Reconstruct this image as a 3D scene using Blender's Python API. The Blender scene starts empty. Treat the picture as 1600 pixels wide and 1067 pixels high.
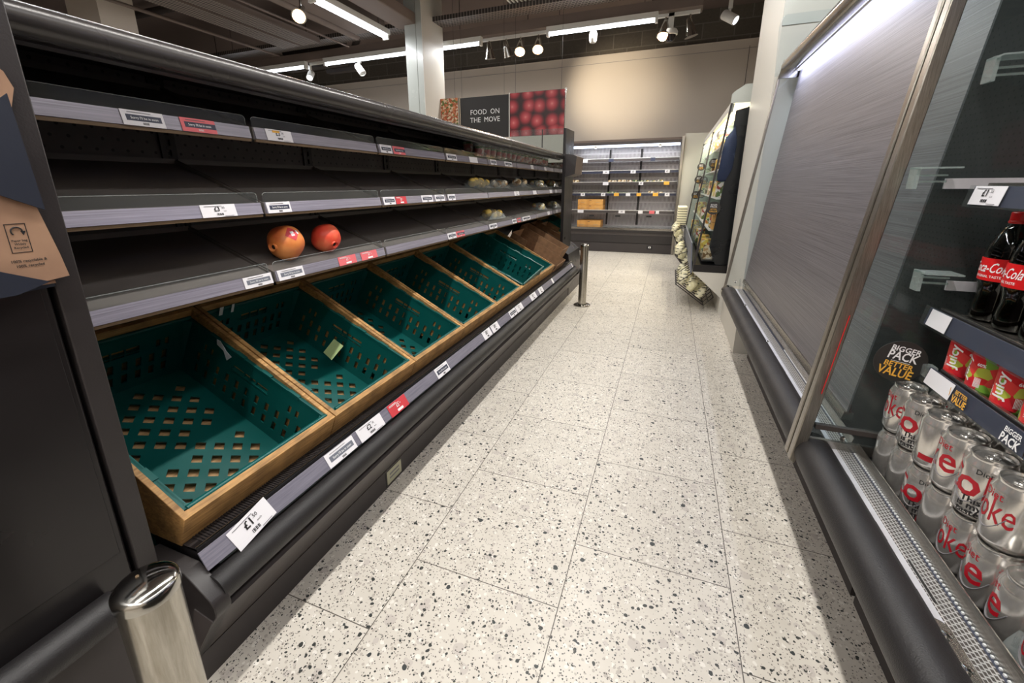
import bpy, bmesh, math, random
from mathutils import Vector, Matrix
from math import sin, cos, pi, radians, sqrt
random.seed(7)
SC = bpy.context.scene
COL = SC.collection

# ------------------------------------------------------------------ materials
def srgb(c):
    return tuple(((v / 255 / 12.92) if v / 255 <= .04045 else ((v / 255 + .055) / 1.055) ** 2.4) for v in c) + (1,)

MATS = {}
def nodes(name):
    m = bpy.data.materials.new(name); m.use_nodes = True
    nt = m.node_tree; nt.nodes.clear()
    out = nt.nodes.new('ShaderNodeOutputMaterial')
    MATS[name] = m
    return m, nt, out
def N(nt, t, **kw):
    n = nt.nodes.new('ShaderNode' + t)
    for k, v in kw.items():
        if k.startswith('_'): setattr(n, k[1:], v)
        else: n.inputs[k].default_value = v
    return n
def mat(name, col, rough=.5, metal=0, var=.12, vscale=12, bump=0, bscale=80, stretch=(1, 1, 1), spec=.5, coat=0, rvar=.1, scratch=0):
    """paint / plastic / metal with soft procedural wear"""
    m, nt, out = nodes(name)
    b = N(nt, 'BsdfPrincipled', Roughness=rough, Metallic=metal)
    b.inputs['Specular IOR Level'].default_value = spec
    b.inputs['Coat Weight'].default_value = coat
    tc = N(nt, 'TexCoord'); mp = N(nt, 'Mapping'); mp.inputs['Scale'].default_value = stretch
    nt.links.new(tc.outputs['Object'], mp.inputs[0])
    no = N(nt, 'TexNoise', Scale=vscale, Detail=4.0)
    nt.links.new(mp.outputs[0], no.inputs['Vector'])
    mx = N(nt, 'Mix', _data_type='RGBA')
    c = srgb(col)
    mx.inputs[6].default_value = tuple(x * (1 - var) for x in c[:3]) + (1,)
    mx.inputs[7].default_value = tuple(min(1, x * (1 + var)) for x in c[:3]) + (1,)
    nt.links.new(no.outputs['Fac'], mx.inputs[0]); nt.links.new(mx.outputs[2], b.inputs['Base Color'])
    mr = N(nt, 'MapRange'); mr.inputs[3].default_value = max(.02, rough - rvar); mr.inputs[4].default_value = min(1, rough + rvar)
    nt.links.new(no.outputs['Fac'], mr.inputs[0]); nt.links.new(mr.outputs[0], b.inputs['Roughness'])
    if bump:
        n2 = N(nt, 'TexNoise', Scale=bscale, Detail=3.0); nt.links.new(mp.outputs[0], n2.inputs['Vector'])
        bp = N(nt, 'Bump', Strength=bump, Distance=.002)
        nt.links.new(n2.outputs['Fac'], bp.inputs['Height']); nt.links.new(bp.outputs[0], b.inputs['Normal'])
    nt.links.new(b.outputs[0], out.inputs[0])
    return m
def emis(name, col, s):
    m, nt, out = nodes(name)
    e = N(nt, 'Emission', Strength=s); e.inputs[0].default_value = srgb(col)
    nt.links.new(e.outputs[0], out.inputs[0]); return m
def glass(name, tint=(235, 245, 242), refl=.08, rough=.02, haze=0, gmax=.75):
    m, nt, out = nodes(name)
    t = N(nt, 'BsdfTransparent'); t.inputs[0].default_value = srgb(tint)
    g = N(nt, 'BsdfGlossy', Roughness=rough); g.inputs[0].default_value = (1, 1, 1, 1)
    lw = N(nt, 'LayerWeight', Blend=.25)
    mr = N(nt, 'MapRange'); mr.inputs[3].default_value = refl; mr.inputs[4].default_value = gmax
    nt.links.new(lw.outputs['Facing'], mr.inputs[0])
    pw = N(nt, 'Math', _operation='POWER'); pw.inputs[1].default_value = 1.6
    nt.links.new(mr.outputs[0], pw.inputs[0])
    mx = N(nt, 'MixShader'); nt.links.new(pw.outputs[0], mx.inputs[0])
    last = t
    if haze:
        d = N(nt, 'BsdfDiffuse'); d.inputs[0].default_value = srgb((190, 200, 198))
        m2 = N(nt, 'MixShader'); m2.inputs[0].default_value = haze
        nt.links.new(t.outputs[0], m2.inputs[1]); nt.links.new(d.outputs[0], m2.inputs[2]); last = m2
    nt.links.new(last.outputs[0], mx.inputs[1]); nt.links.new(g.outputs[0], mx.inputs[2])
    nt.links.new(mx.outputs[0], out.inputs[0]); return m

def M_floor():
    m, nt, out = nodes('terrazzo'); L = nt.links.new
    b = N(nt, 'BsdfPrincipled'); tc = N(nt, 'TexCoord'); sp = N(nt, 'SeparateXYZ'); L(tc.outputs['Object'], sp.inputs[0])
    def math(op, a, bb=None, c=None):
        n = N(nt, 'Math', _operation=op)
        for i, v in enumerate((a, bb, c)):
            if v is None: continue
            if isinstance(v, (int, float)): n.inputs[i].default_value = v
            else: L(v, n.inputs[i])
        return n.outputs[0]
    u = math('DIVIDE', math('ADD', sp.outputs[0], .180), .437)
    colid = math('FLOOR', u); fx = math('FRACT', u)
    odd = math('PINGPONG', colid, 1.0)
    v = math('ADD', math('DIVIDE', math('SUBTRACT', sp.outputs[1], .8785), .4565), math('MULTIPLY', math('SUBTRACT', 1.0, odd), .5))
    row = math('FLOOR', v); fy = math('FRACT', v)
    ex = math('MULTIPLY', math('MINIMUM', fx, math('SUBTRACT', 1.0, fx)), .437)
    ey = math('MULTIPLY', math('MINIMUM', fy, math('SUBTRACT', 1.0, fy)), .4565)
    grout = math('LESS_THAN', math('MINIMUM', ex, ey), .0013)
    # offset chips per tile
    cb = N(nt, 'CombineXYZ'); L(colid, cb.inputs[0]); L(row, cb.inputs[1])
    wn = N(nt, 'TexWhiteNoise', _noise_dimensions='2D'); L(cb.outputs[0], wn.inputs['Vector'])
    off = N(nt, 'VectorMath', _operation='SCALE'); off.inputs['Scale'].default_value = 3.0; L(wn.outputs['Color'], off.inputs[0])
    pos = N(nt, 'VectorMath', _operation='ADD'); L(tc.outputs['Object'], pos.inputs[0]); L(off.outputs[0], pos.inputs[1])
    wob = N(nt, 'TexNoise', Scale=55.0, Detail=2.0); L(pos.outputs[0], wob.inputs['Vector'])
    ws = N(nt, 'VectorMath', _operation='SCALE'); ws.inputs['Scale'].default_value = .009; L(wob.outputs['Color'], ws.inputs[0])
    p2 = N(nt, 'VectorMath', _operation='ADD'); L(pos.outputs[0], p2.inputs[0]); L(ws.outputs[0], p2.inputs[1])
    cur = None
    base = N(nt, 'TexNoise', Scale=14.0, Detail=6.0); L(pos.outputs[0], base.inputs['Vector'])
    mx = N(nt, 'Mix', _data_type='RGBA'); mx.inputs[6].default_value = srgb((200, 193, 182)); mx.inputs[7].default_value = srgb((222, 216, 205))
    L(base.outputs['Fac'], mx.inputs[0]); cur = mx.outputs[2]
    layers = [(30, .34, (196, 188, 180), .16, 1.0), (70, .34, (230, 225, 216), .20, 1.0), (110, .36, (182, 174, 164), .22, 1.0), (66, .27, (52, 55, 53), .11, 1.0), (130, .30, (58, 60, 56), .12, 1.0), (230, .34, (84, 80, 74), .16, 1.0), (32, .21, (58, 62, 62), .035, 1.0)]
    for sc, rad, c, prob, _ in layers:
        vo = N(nt, 'TexVoronoi', Scale=float(sc), _voronoi_dimensions='2D', _distance='MANHATTAN' if sc in (58, 27) else 'EUCLIDEAN'); L(p2.outputs[0], vo.inputs['Vector'])
        sc2 = N(nt, 'SeparateColor'); L(vo.outputs['Color'], sc2.inputs[0])
        pick = math('LESS_THAN', sc2.outputs[0], prob)
        r = math('MULTIPLY', math('ADD', sc2.outputs[1], .35), rad)
        inside = math('LESS_THAN', vo.outputs['Distance'], r)
        f = math('MULTIPLY', pick, inside)
        m2 = N(nt, 'Mix', _data_type='RGBA'); m2.inputs[7].default_value = srgb(c); L(f, m2.inputs[0]); L(cur, m2.inputs[6]); cur = m2.outputs[2]
    tint = N(nt, 'MapRange'); tint.inputs[3].default_value = .95; tint.inputs[4].default_value = 1.03; L(wn.outputs['Value'], tint.inputs[0])
    mm = N(nt, 'VectorMath', _operation='SCALE'); L(cur, mm.inputs[0]); L(tint.outputs[0], mm.inputs['Scale'])
    m3 = N(nt, 'Mix', _data_type='RGBA'); m3.inputs[7].default_value = srgb((92, 86, 78)); L(grout, m3.inputs[0]); L(mm.outputs[0], m3.inputs[6])
    L(m3.outputs[2], b.inputs['Base Color'])
    sm = N(nt, 'TexNoise', Scale=3.0, Detail=5.0); L(tc.outputs['Object'], sm.inputs['Vector'])
    mr = N(nt, 'MapRange'); mr.inputs[3].default_value = .3; mr.inputs[4].default_value = .55; L(sm.outputs['Fac'], mr.inputs[0]); L(mr.outputs[0], b.inputs['Roughness'])
    L(b.outputs[0], out.inputs[0]); return m

def M_wood(name, a, b_, scale=5, dirt=.35):
    m, nt, out = nodes(name); L = nt.links.new
    b = N(nt, 'BsdfPrincipled', Roughness=.6); tc = N(nt, 'TexCoord'); mp = N(nt, 'Mapping'); mp.inputs['Scale'].default_value = (14, 1.6, 30)
    L(tc.outputs['Object'], mp.inputs[0])
    n1 = N(nt, 'TexNoise', Scale=float(scale), Detail=8.0, Distortion=1.2); L(mp.outputs[0], n1.inputs['Vector'])
    cr = N(nt, 'ValToRGB'); e = cr.color_ramp.elements
    e[0].position = .3; e[0].color = srgb(a); e[1].position = .68; e[1].color = srgb(b_)
    L(n1.outputs['Fac'], cr.inputs[0])
    n2 = N(nt, 'TexNoise', Scale=18.0, Detail=5.0); L(tc.outputs['Object'], n2.inputs['Vector'])
    mr = N(nt, 'MapRange'); mr.inputs[1].default_value = .35; mr.inputs[2].default_value = .6; mr.inputs[3].default_value = 1 - dirt; mr.inputs[4].default_value = 1.0; L(n2.outputs['Fac'], mr.inputs[0])
    vm = N(nt, 'VectorMath', _operation='SCALE'); L(cr.outputs[0], vm.inputs[0]); L(mr.outputs[0], vm.inputs['Scale']); L(vm.outputs[0], b.inputs['Base Color'])
    bp = N(nt, 'Bump', Strength=.25, Distance=.001); L(n1.outputs['Fac'], bp.inputs['Height']); L(bp.outputs[0], b.inputs['Normal'])
    L(b.outputs[0], out.inputs[0]); return m

def M_dots(name, col, hole, px, pz, r, rough=.5, axes=(1, 2), stagger=True, metal=0, dusty=0):
    """sheet with a regular pattern of punched holes"""
    m, nt, out = nodes(name); L = nt.links.new
    b = N(nt, 'BsdfPrincipled', Roughness=rough, Metallic=metal); tc = N(nt, 'TexCoord'); sp = N(nt, 'SeparateXYZ'); L(tc.outputs['Object'], sp.inputs[0])
    def math(op, a, bb=None):
        n = N(nt, 'Math', _operation=op)
        for i, v in enumerate((a, bb)):
            if v is None: continue
            if isinstance(v, (int, float)): n.inputs[i].default_value = v
            else: L(v, n.inputs[i])
        return n.outputs[0]
    v = math('DIVIDE', sp.outputs[axes[1]], pz); rowi = math('FLOOR', v)
    u = math('DIVIDE', sp.outputs[axes[0]], px)
    if stagger: u = math('ADD', u, math('MULTIPLY', math('PINGPONG', rowi, 1.0), .5))
    du = math('MULTIPLY', math('SUBTRACT', math('FRACT', u), .5), px); dv = math('MULTIPLY', math('SUBTRACT', math('FRACT', v), .5), pz)
    if isinstance(r, tuple): f = math('MULTIPLY', math('LESS_THAN', math('ABSOLUTE', du), r[0]), math('LESS_THAN', math('ABSOLUTE', dv), r[1]))
    else: f = math('LESS_THAN', math('SQRT', math('ADD', math('MULTIPLY', du, du), math('MULTIPLY', dv, dv))), r)
    no = N(nt, 'TexNoise', Scale=9.0, Detail=6.0); L(tc.outputs['Object'], no.inputs['Vector'])
    mr = N(nt, 'MapRange'); mr.inputs[1].default_value = .5; mr.inputs[2].default_value = .8; L(no.outputs['Fac'], mr.inputs[0])
    m0 = N(nt, 'Mix', _data_type='RGBA'); c = srgb(col); m0.inputs[6].default_value = c; m0.inputs[7].default_value = tuple(x + dusty for x in c[:3]) + (1,); L(mr.outputs[0], m0.inputs[0])
    mx = N(nt, 'Mix', _data_type='RGBA'); mx.inputs[7].default_value = srgb(hole); L(m0.outputs[2], mx.inputs[6])
    L(f, mx.inputs[0]); L(mx.outputs[2], b.inputs['Base Color']); L(b.outputs[0], out.inputs[0]); return m

def M_brick(name, c1, c2, mortar, scale=1.0):
    m, nt, out = nodes(name); L = nt.links.new
    b = N(nt, 'BsdfPrincipled', Roughness=.9); tc = N(nt, 'TexCoord'); mp = N(nt, 'Mapping'); mp.inputs['Rotation'].default_value = (radians(90), 0, 0)
    L(tc.outputs['Object'], mp.inputs[0])
    br = N(nt, 'TexBrick', Scale=1.0); br.inputs['Color1'].default_value = srgb(c1); br.inputs['Color2'].default_value = srgb(c2); br.inputs['Mortar'].default_value = srgb(mortar)
    br.inputs['Mortar Size'].default_value = .008; br.inputs['Brick Width'].default_value = .44; br.inputs['Row Height'].default_value = .215
    L(mp.outputs[0], br.inputs['Vector'])
    no = N(nt, 'TexNoise', Scale=30.0, Detail=5.0); L(tc.outputs['Object'], no.inputs['Vector'])
    mr = N(nt, 'MapRange'); mr.inputs[3].default_value = .75; mr.inputs[4].default_value = 1.2; L(no.outputs['Fac'], mr.inputs[0])
    vm = N(nt, 'VectorMath', _operation='SCALE'); L(br.outputs[0], vm.inputs[0]); L(mr.outputs[0], vm.inputs['Scale']); L(vm.outputs[0], b.inputs['Base Color'])
    L(b.outputs[0], out.inputs[0]); return m

def M_brushed(name, c1, c2, metal, rough, stretch, scale=60, wob=0):
    m, nt, out = nodes(name); L = nt.links.new
    b = N(nt, 'BsdfPrincipled', Roughness=rough, Metallic=metal); tc = N(nt, 'TexCoord'); mp = N(nt, 'Mapping'); mp.inputs['Scale'].default_value = stretch
    L(tc.outputs['Object'], mp.inputs[0]); n1 = N(nt, 'TexNoise', Scale=float(scale), Detail=5.0, Roughness=.7, Distortion=float(wob)); L(mp.outputs[0], n1.inputs['Vector'])
    cr = N(nt, 'ValToRGB'); e = cr.color_ramp.elements; e[0].position = .3; e[0].color = srgb(c1); e[1].position = .7; e[1].color = srgb(c2); L(n1.outputs['Fac'], cr.inputs[0]); L(cr.outputs[0], b.inputs['Base Color'])
    bp = N(nt, 'Bump', Strength=.15, Distance=.001); L(n1.outputs['Fac'], bp.inputs['Height']); L(bp.outputs[0], b.inputs['Normal'])
    L(b.outputs[0], out.inputs[0]); return m

def M_patch(name, cols, scale, rough=.6, kind='voronoi', coat=0):
    """random patches of the given colours"""
    m, nt, out = nodes(name); L = nt.links.new
    b = N(nt, 'BsdfPrincipled', Roughness=rough); b.inputs['Coat Weight'].default_value = coat; tc = N(nt, 'TexCoord')
    if kind == 'voronoi':
        t = N(nt, 'TexVoronoi', Scale=float(scale)); L(tc.outputs['Object'], t.inputs['Vector']); s = N(nt, 'SeparateColor'); L(t.outputs['Color'], s.inputs[0]); fac = s.outputs[0]
    else:
        t = N(nt, 'TexNoise', Scale=float(scale), Detail=6.0); L(tc.outputs['Object'], t.inputs['Vector']); fac = t.outputs['Fac']
    cr = N(nt, 'ValToRGB'); cr.color_ramp.interpolation = 'CONSTANT' if kind == 'voronoi' else 'LINEAR'
    e = cr.color_ramp.elements; n = len(cols)
    lo, hi = (0, 1) if kind == 'voronoi' else (.32, .68)
    e[0].position = lo; e[0].color = srgb(cols[0]); e[1].position = lo + (hi - lo) * ((n - 1) / n if kind == 'voronoi' else 1); e[1].color = srgb(cols[-1])
    for i in range(1, n - 1):
        x = e.new(lo + (hi - lo) * (i / n if kind == 'voronoi' else i / (n - 1))); x.color = srgb(cols[i])
    L(fac, cr.inputs[0]); L(cr.outputs[0], b.inputs['Base Color']); L(b.outputs[0], out.inputs[0]); return m

FLOOR = M_floor()
BLK = mat('black_powder_coat', (44, 40, 40), .42, bump=.15, bscale=300)
BLK2 = mat('black_gloss_panel', (26, 23, 24), .3, var=.15, vscale=5)
SHELF = mat('worn_black_shelf', (104, 98, 94), .4, var=.38, vscale=7, stretch=(2, .6, 2), rvar=.18)
GRAPH = mat('graphite_fascia', (74, 68, 67), .45, var=.1)
KICK = mat('dark_kick_plate', (56, 51, 51), .5)
TUBE = mat('black_rubber_bumper', (30, 28, 29), .48, bump=.4, bscale=500)
RAILM = mat('black_metal_rail', (62, 59, 58), .27, metal=.3, var=.03, vscale=3, rvar=.02)
STRIP = M_brushed('label_strip_plastic', (116, 112, 126), (160, 156, 168), .15, .25, (30, .4, 30), 8)
STRIPN = M_brushed('navy_label_strip', (116, 114, 128), (146, 143, 156), .2, .25, (30, 1, 30), 8)
BRONZE = mat('bronze_shelf_edge', (104, 84, 60), .5)
WOOD = M_wood('pine_boards', (150, 108, 62), (206, 160, 98))
WOODD = M_wood('pine_tray_base', (186, 144, 96), (216, 178, 128), dirt=.12)
GREEN = mat('green_crate_plastic', (6, 84, 80), .35, var=.16, vscale=14)
CHROME = mat('polished_steel', (178, 176, 170), .14, metal=1, var=.12, vscale=25, rvar=.1, bump=.05, bscale=60)
STEEL = M_brushed('brushed_steel', (128, 122, 114), (168, 162, 152), .9, .3, (30, 30, 1.2), 20)
STEELY = M_brushed('brushed_steel_rail', (128, 124, 118), (176, 172, 166), .95, .22, (30, 1, 30), 12)
GALV = mat('galvanised_sheet', (205, 205, 210), .38, metal=.35, var=.2, vscale=30)
MESH = M_dots('honeycomb_grille', (206, 204, 202), (80, 72, 68), .0085, .006, (.0031, .0021), .4, axes=(1, 0), metal=.4)
BLIND = M_brushed('night_blind_fabric', (74, 71, 74), (134, 130, 134), .3, .4, (60, .22, 60), 9, .05)
PEG = M_dots('perforated_back_panel', (84, 77, 76), (5, 5, 5), .036, .028, .0042, .45, dusty=.05)
PEGL = M_dots('perforated_light_panel', (206, 202, 204), (96, 92, 92), .02, .2, (.003, .09), .3, axes=(0, 2), stagger=False, metal=.4)
WHITE = mat('white_card', (232, 230, 234), .5, var=.04)
RED = mat('red_card', (204, 62, 70), .5, var=.05)
PINKR = mat('pale_red_card', (226, 110, 116), .5, var=.05)
NAVY = mat('navy_card', (52, 56, 76), .45, var=.08)
GREYC = mat('slate_band', (112, 116, 128), .5, var=.05)
INK = mat('black_ink', (28, 26, 28), .6, var=0)
INKG = mat('grey_ink', (120, 118, 122), .6, var=0)
WHT = mat('white_ink', (240, 240, 240), .5, var=0)
YEL = mat('yellow_ink', (236, 178, 66), .5, var=.05)
BLUEN = mat('dispenser_navy_board', (22, 28, 44), .6, bump=.1)
KRAFT = M_patch('kraft_paper', [(126, 95, 76), (148, 115, 92), (160, 126, 101)], 9, .8, 'noise')
CARD = M_patch('corrugated_card', [(118, 88, 62), (130, 98, 70), (140, 106, 76)], 30, .8, 'noise')
CARDO = M_patch('orange_box_card', [(196, 136, 66), (214, 156, 80), (222, 168, 92)], 9, .6, 'noise')
WALLC = mat('cream_wall_paint', (206, 196, 184), .75, var=.03, vscale=2)
PIER = mat('off_white_cladding', (204, 200, 190), .5, var=.03, vscale=2)
PIERG = mat('satin_grey_cladding', (180, 184, 178), .25, var=.05, vscale=3, coat=.3)
BLOCK = M_brick('painted_concrete_block', (84, 78, 70), (94, 88, 79), (112, 106, 98))
CEIL = mat('dark_ceiling_paint', (112, 98, 92), .85, var=.2, vscale=1.5)
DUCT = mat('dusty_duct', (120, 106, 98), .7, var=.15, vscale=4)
DUCTD = mat('dark_pipe', (60, 53, 50), .7)
TRAYM = M_dots('perforated_tray', (136, 126, 120), (52, 46, 44), .03, .06, (.008, .02), .6, axes=(1, 0))
TRAYX = M_dots('wire_tray', (120, 112, 106), (48, 42, 40), .04, .05, (.014, .017), .6, axes=(0, 1))
LEDW = emis('tube_light', (238, 244, 255), 9)
LEDB = emis('cool_led', (206, 214, 255), 6)
LEDD = emis('warm_led', (255, 226, 170), 5)
BULB = emis('warm_bulb', (255, 190, 130), 30)
BULBW = emis('white_bulb', (236, 240, 255), 8)
WPL = mat('white_plastic', (220, 218, 212), .4, var=.04)
GLS = glass('clear_glass', (245, 248, 250), .04)
GLSD = glass('divider_glass', (234, 241, 241), .05, haze=.04)
MIRG = glass('mirror_like_dark_glass', (120, 124, 126), .62, .03, gmax=.95)
ACR = glass('acrylic_lip', (246, 247, 247), .05, .05, haze=.03, gmax=.16)
ACR2 = glass('clear_plastic_pack', (246, 247, 248), .12, .08, haze=.26)
CAN = mat('aluminium_can', (226, 224, 220), .2, metal=.9, var=.06, vscale=18)
CANB = M_brushed('printed_silver_can', (204, 200, 194), (238, 234, 228), .78, .2, (4, 4, .6), 14)
CRED = mat('can_red_print', (176, 22, 38), .35, var=.08)
LRED = mat('bottle_red_label', (214, 26, 30), .35, var=.06)
COLA = mat('dark_cola', (22, 10, 8), .08, spec=.7)
PETG = glass('bottle_plastic', (150, 160, 156), .12, .03)
CANJ = M_patch('juice_can_print', [(206, 34, 40), (214, 40, 44), (120, 168, 60), (196, 30, 44), (176, 186, 70), (222, 66, 62)], 55, .35)
POMO = M_patch('pomegranate_skin_orange', [(206, 92, 56), (230, 138, 72), (236, 158, 92)], 12, .42, 'noise')
POMR = M_patch('pomegranate_skin_red', [(224, 62, 48), (230, 84, 60), (226, 128, 84)], 12, .42, 'noise')
NOTE = mat('pale_green_paper', (176, 196, 138), .7)
FRUITP = M_patch('apple_photo', [(92, 28, 32), (176, 52, 58), (210, 104, 96)], 20, .4, 'noise')
def M_apples():
    m, nt, out = nodes('printed_apple_photo'); L = nt.links.new
    b = N(nt, 'BsdfPrincipled', Roughness=.4); tc = N(nt, 'TexCoord')
    vo = N(nt, 'TexVoronoi', Scale=6.2, Randomness=.45, _voronoi_dimensions='2D'); sp = N(nt, 'SeparateXYZ'); cb = N(nt, 'CombineXYZ')
    L(tc.outputs['Object'], sp.inputs[0]); L(sp.outputs[0], cb.inputs[0]); L(sp.outputs[2], cb.inputs[1]); L(cb.outputs[0], vo.inputs['Vector'])
    cr = N(nt, 'ValToRGB'); e = cr.color_ramp.elements; e[0].position = 0; e[0].color = srgb((222, 138, 134)); e[1].position = .62; e[1].color = srgb((52, 26, 26))
    for p, c in ((.12, (206, 92, 96)), (.34, (168, 50, 58)), (.5, (104, 30, 38))): x = e.new(p); x.color = srgb(c)
    L(vo.outputs['Distance'], cr.inputs[0]); L(cr.outputs[0], b.inputs['Base Color']); L(b.outputs[0], out.inputs[0]); return m
APPLEP = M_apples()
SALADP = M_patch('salad_photo', [(214, 180, 150), (176, 84, 52), (206, 128, 84), (96, 112, 54), (226, 204, 176), (160, 92, 60)], 44, .5)
SOIL = mat('photo_dark_ground', (70, 40, 38), .6)
BOARD = mat('black_sign_board', (40, 38, 36), .5, var=.1)
POUCH = mat('navy_foil_pouch', (44, 54, 82), .25, metal=.3, bump=.8, bscale=18)
DARKIN = mat('dark_case_lining', (20, 18, 20), .4)
REDIN = mat('dark_red_pack', (120, 26, 34), .4)
HAZY = glass('hazy_clear_bracket', (236, 246, 244), .15, .1, haze=.35)
PALE = glass('pale_fin_glass', (238, 246, 243), .05, haze=.16)
LIPHI = glass('lip_edge_highlight', (240, 240, 240), .1, .1, haze=.3)  # pale haze paints in the highlight along the lip's edge
POTATO = M_patch('yellow_potato', [(196, 160, 72), (222, 192, 96), (210, 176, 88)], 30, .5, 'noise')
CREAM = M_patch('cream_pack', [(236, 230, 196), (214, 206, 160), (240, 238, 222)], 30, .5, 'noise')
PLAID = M_dots('checked_wrap', (232, 226, 196), (60, 62, 40), .03, .03, (.012, .004), .6, axes=(1, 2), stagger=False)
WIRE = mat('dark_wire', (40, 38, 38), .4, metal=.5)
TERR = mat('warning_label', (178, 176, 150), .6)
FOODS = [M_patch('salad_pack', [(74, 110, 46), (120, 150, 70), (196, 190, 150), (60, 80, 40)], 40),
         M_patch('sandwich_pack', [(222, 200, 160), (190, 150, 100), (232, 224, 204), (120, 90, 50)], 40),
         M_patch('fruit_pack', [(226, 200, 90), (206, 170, 70), (190, 120, 60), (230, 220, 180)], 40),
         M_patch('mixed_pack', [(220, 214, 206), (150, 60, 50), (220, 190, 110), (90, 110, 60)], 40)]
POTM = M_patch('pot_fruit', [(196, 90, 80), (220, 160, 140), (214, 120, 96), (230, 206, 196)], 60)

# ------------------------------------------------------------------ mesh builder
_txt = {}
def text_geo(s, bold=0.0, cut=None):
    k = (s, bold, cut)
    if k not in _txt:
        c = bpy.data.curves.new('t', 'FONT'); c.body = s; c.size = 1; c.align_x = 'CENTER'; c.align_y = 'CENTER'
        c.resolution_u = 2; c.offset = bold; c.fill_mode = 'FRONT'
        o = bpy.data.objects.new('t', c); COL.objects.link(o)
        dg = bpy.context.evaluated_depsgraph_get(); dg.update()
        me = o.evaluated_get(dg).to_mesh()
        vs = [v.co.copy() for v in me.vertices]; fs = [tuple(p.vertices) for p in me.polygons]
        o.evaluated_get(dg).to_mesh_clear()
        bpy.data.objects.remove(o); bpy.data.curves.remove(c)
        if cut:
            bm = bmesh.new(); bv_ = [bm.verts.new(v) for v in vs]
            for f in fs:
                try: bm.faces.new([bv_[i] for i in f])
                except ValueError: pass
            a = 0 if cut[0] == 'x' else 1
            lo, hi = min(v[a] for v in vs), max(v[a] for v in vs); q = lo + cut[1]
            while q < hi:
                co = [0, 0, 0]; co[a] = q; no = [0, 0, 0]; no[a] = 1
                bmesh.ops.bisect_plane(bm, geom=bm.verts[:] + bm.edges[:] + bm.faces[:], plane_co=co, plane_no=no); q += cut[1]
            bm.verts.index_update(); vs = [v.co.copy() for v in bm.verts]; fs = [tuple(v.index for v in f.verts) for f in bm.faces]; bm.free()
        _txt[k] = (vs, fs)
    return _txt[k]

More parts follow.
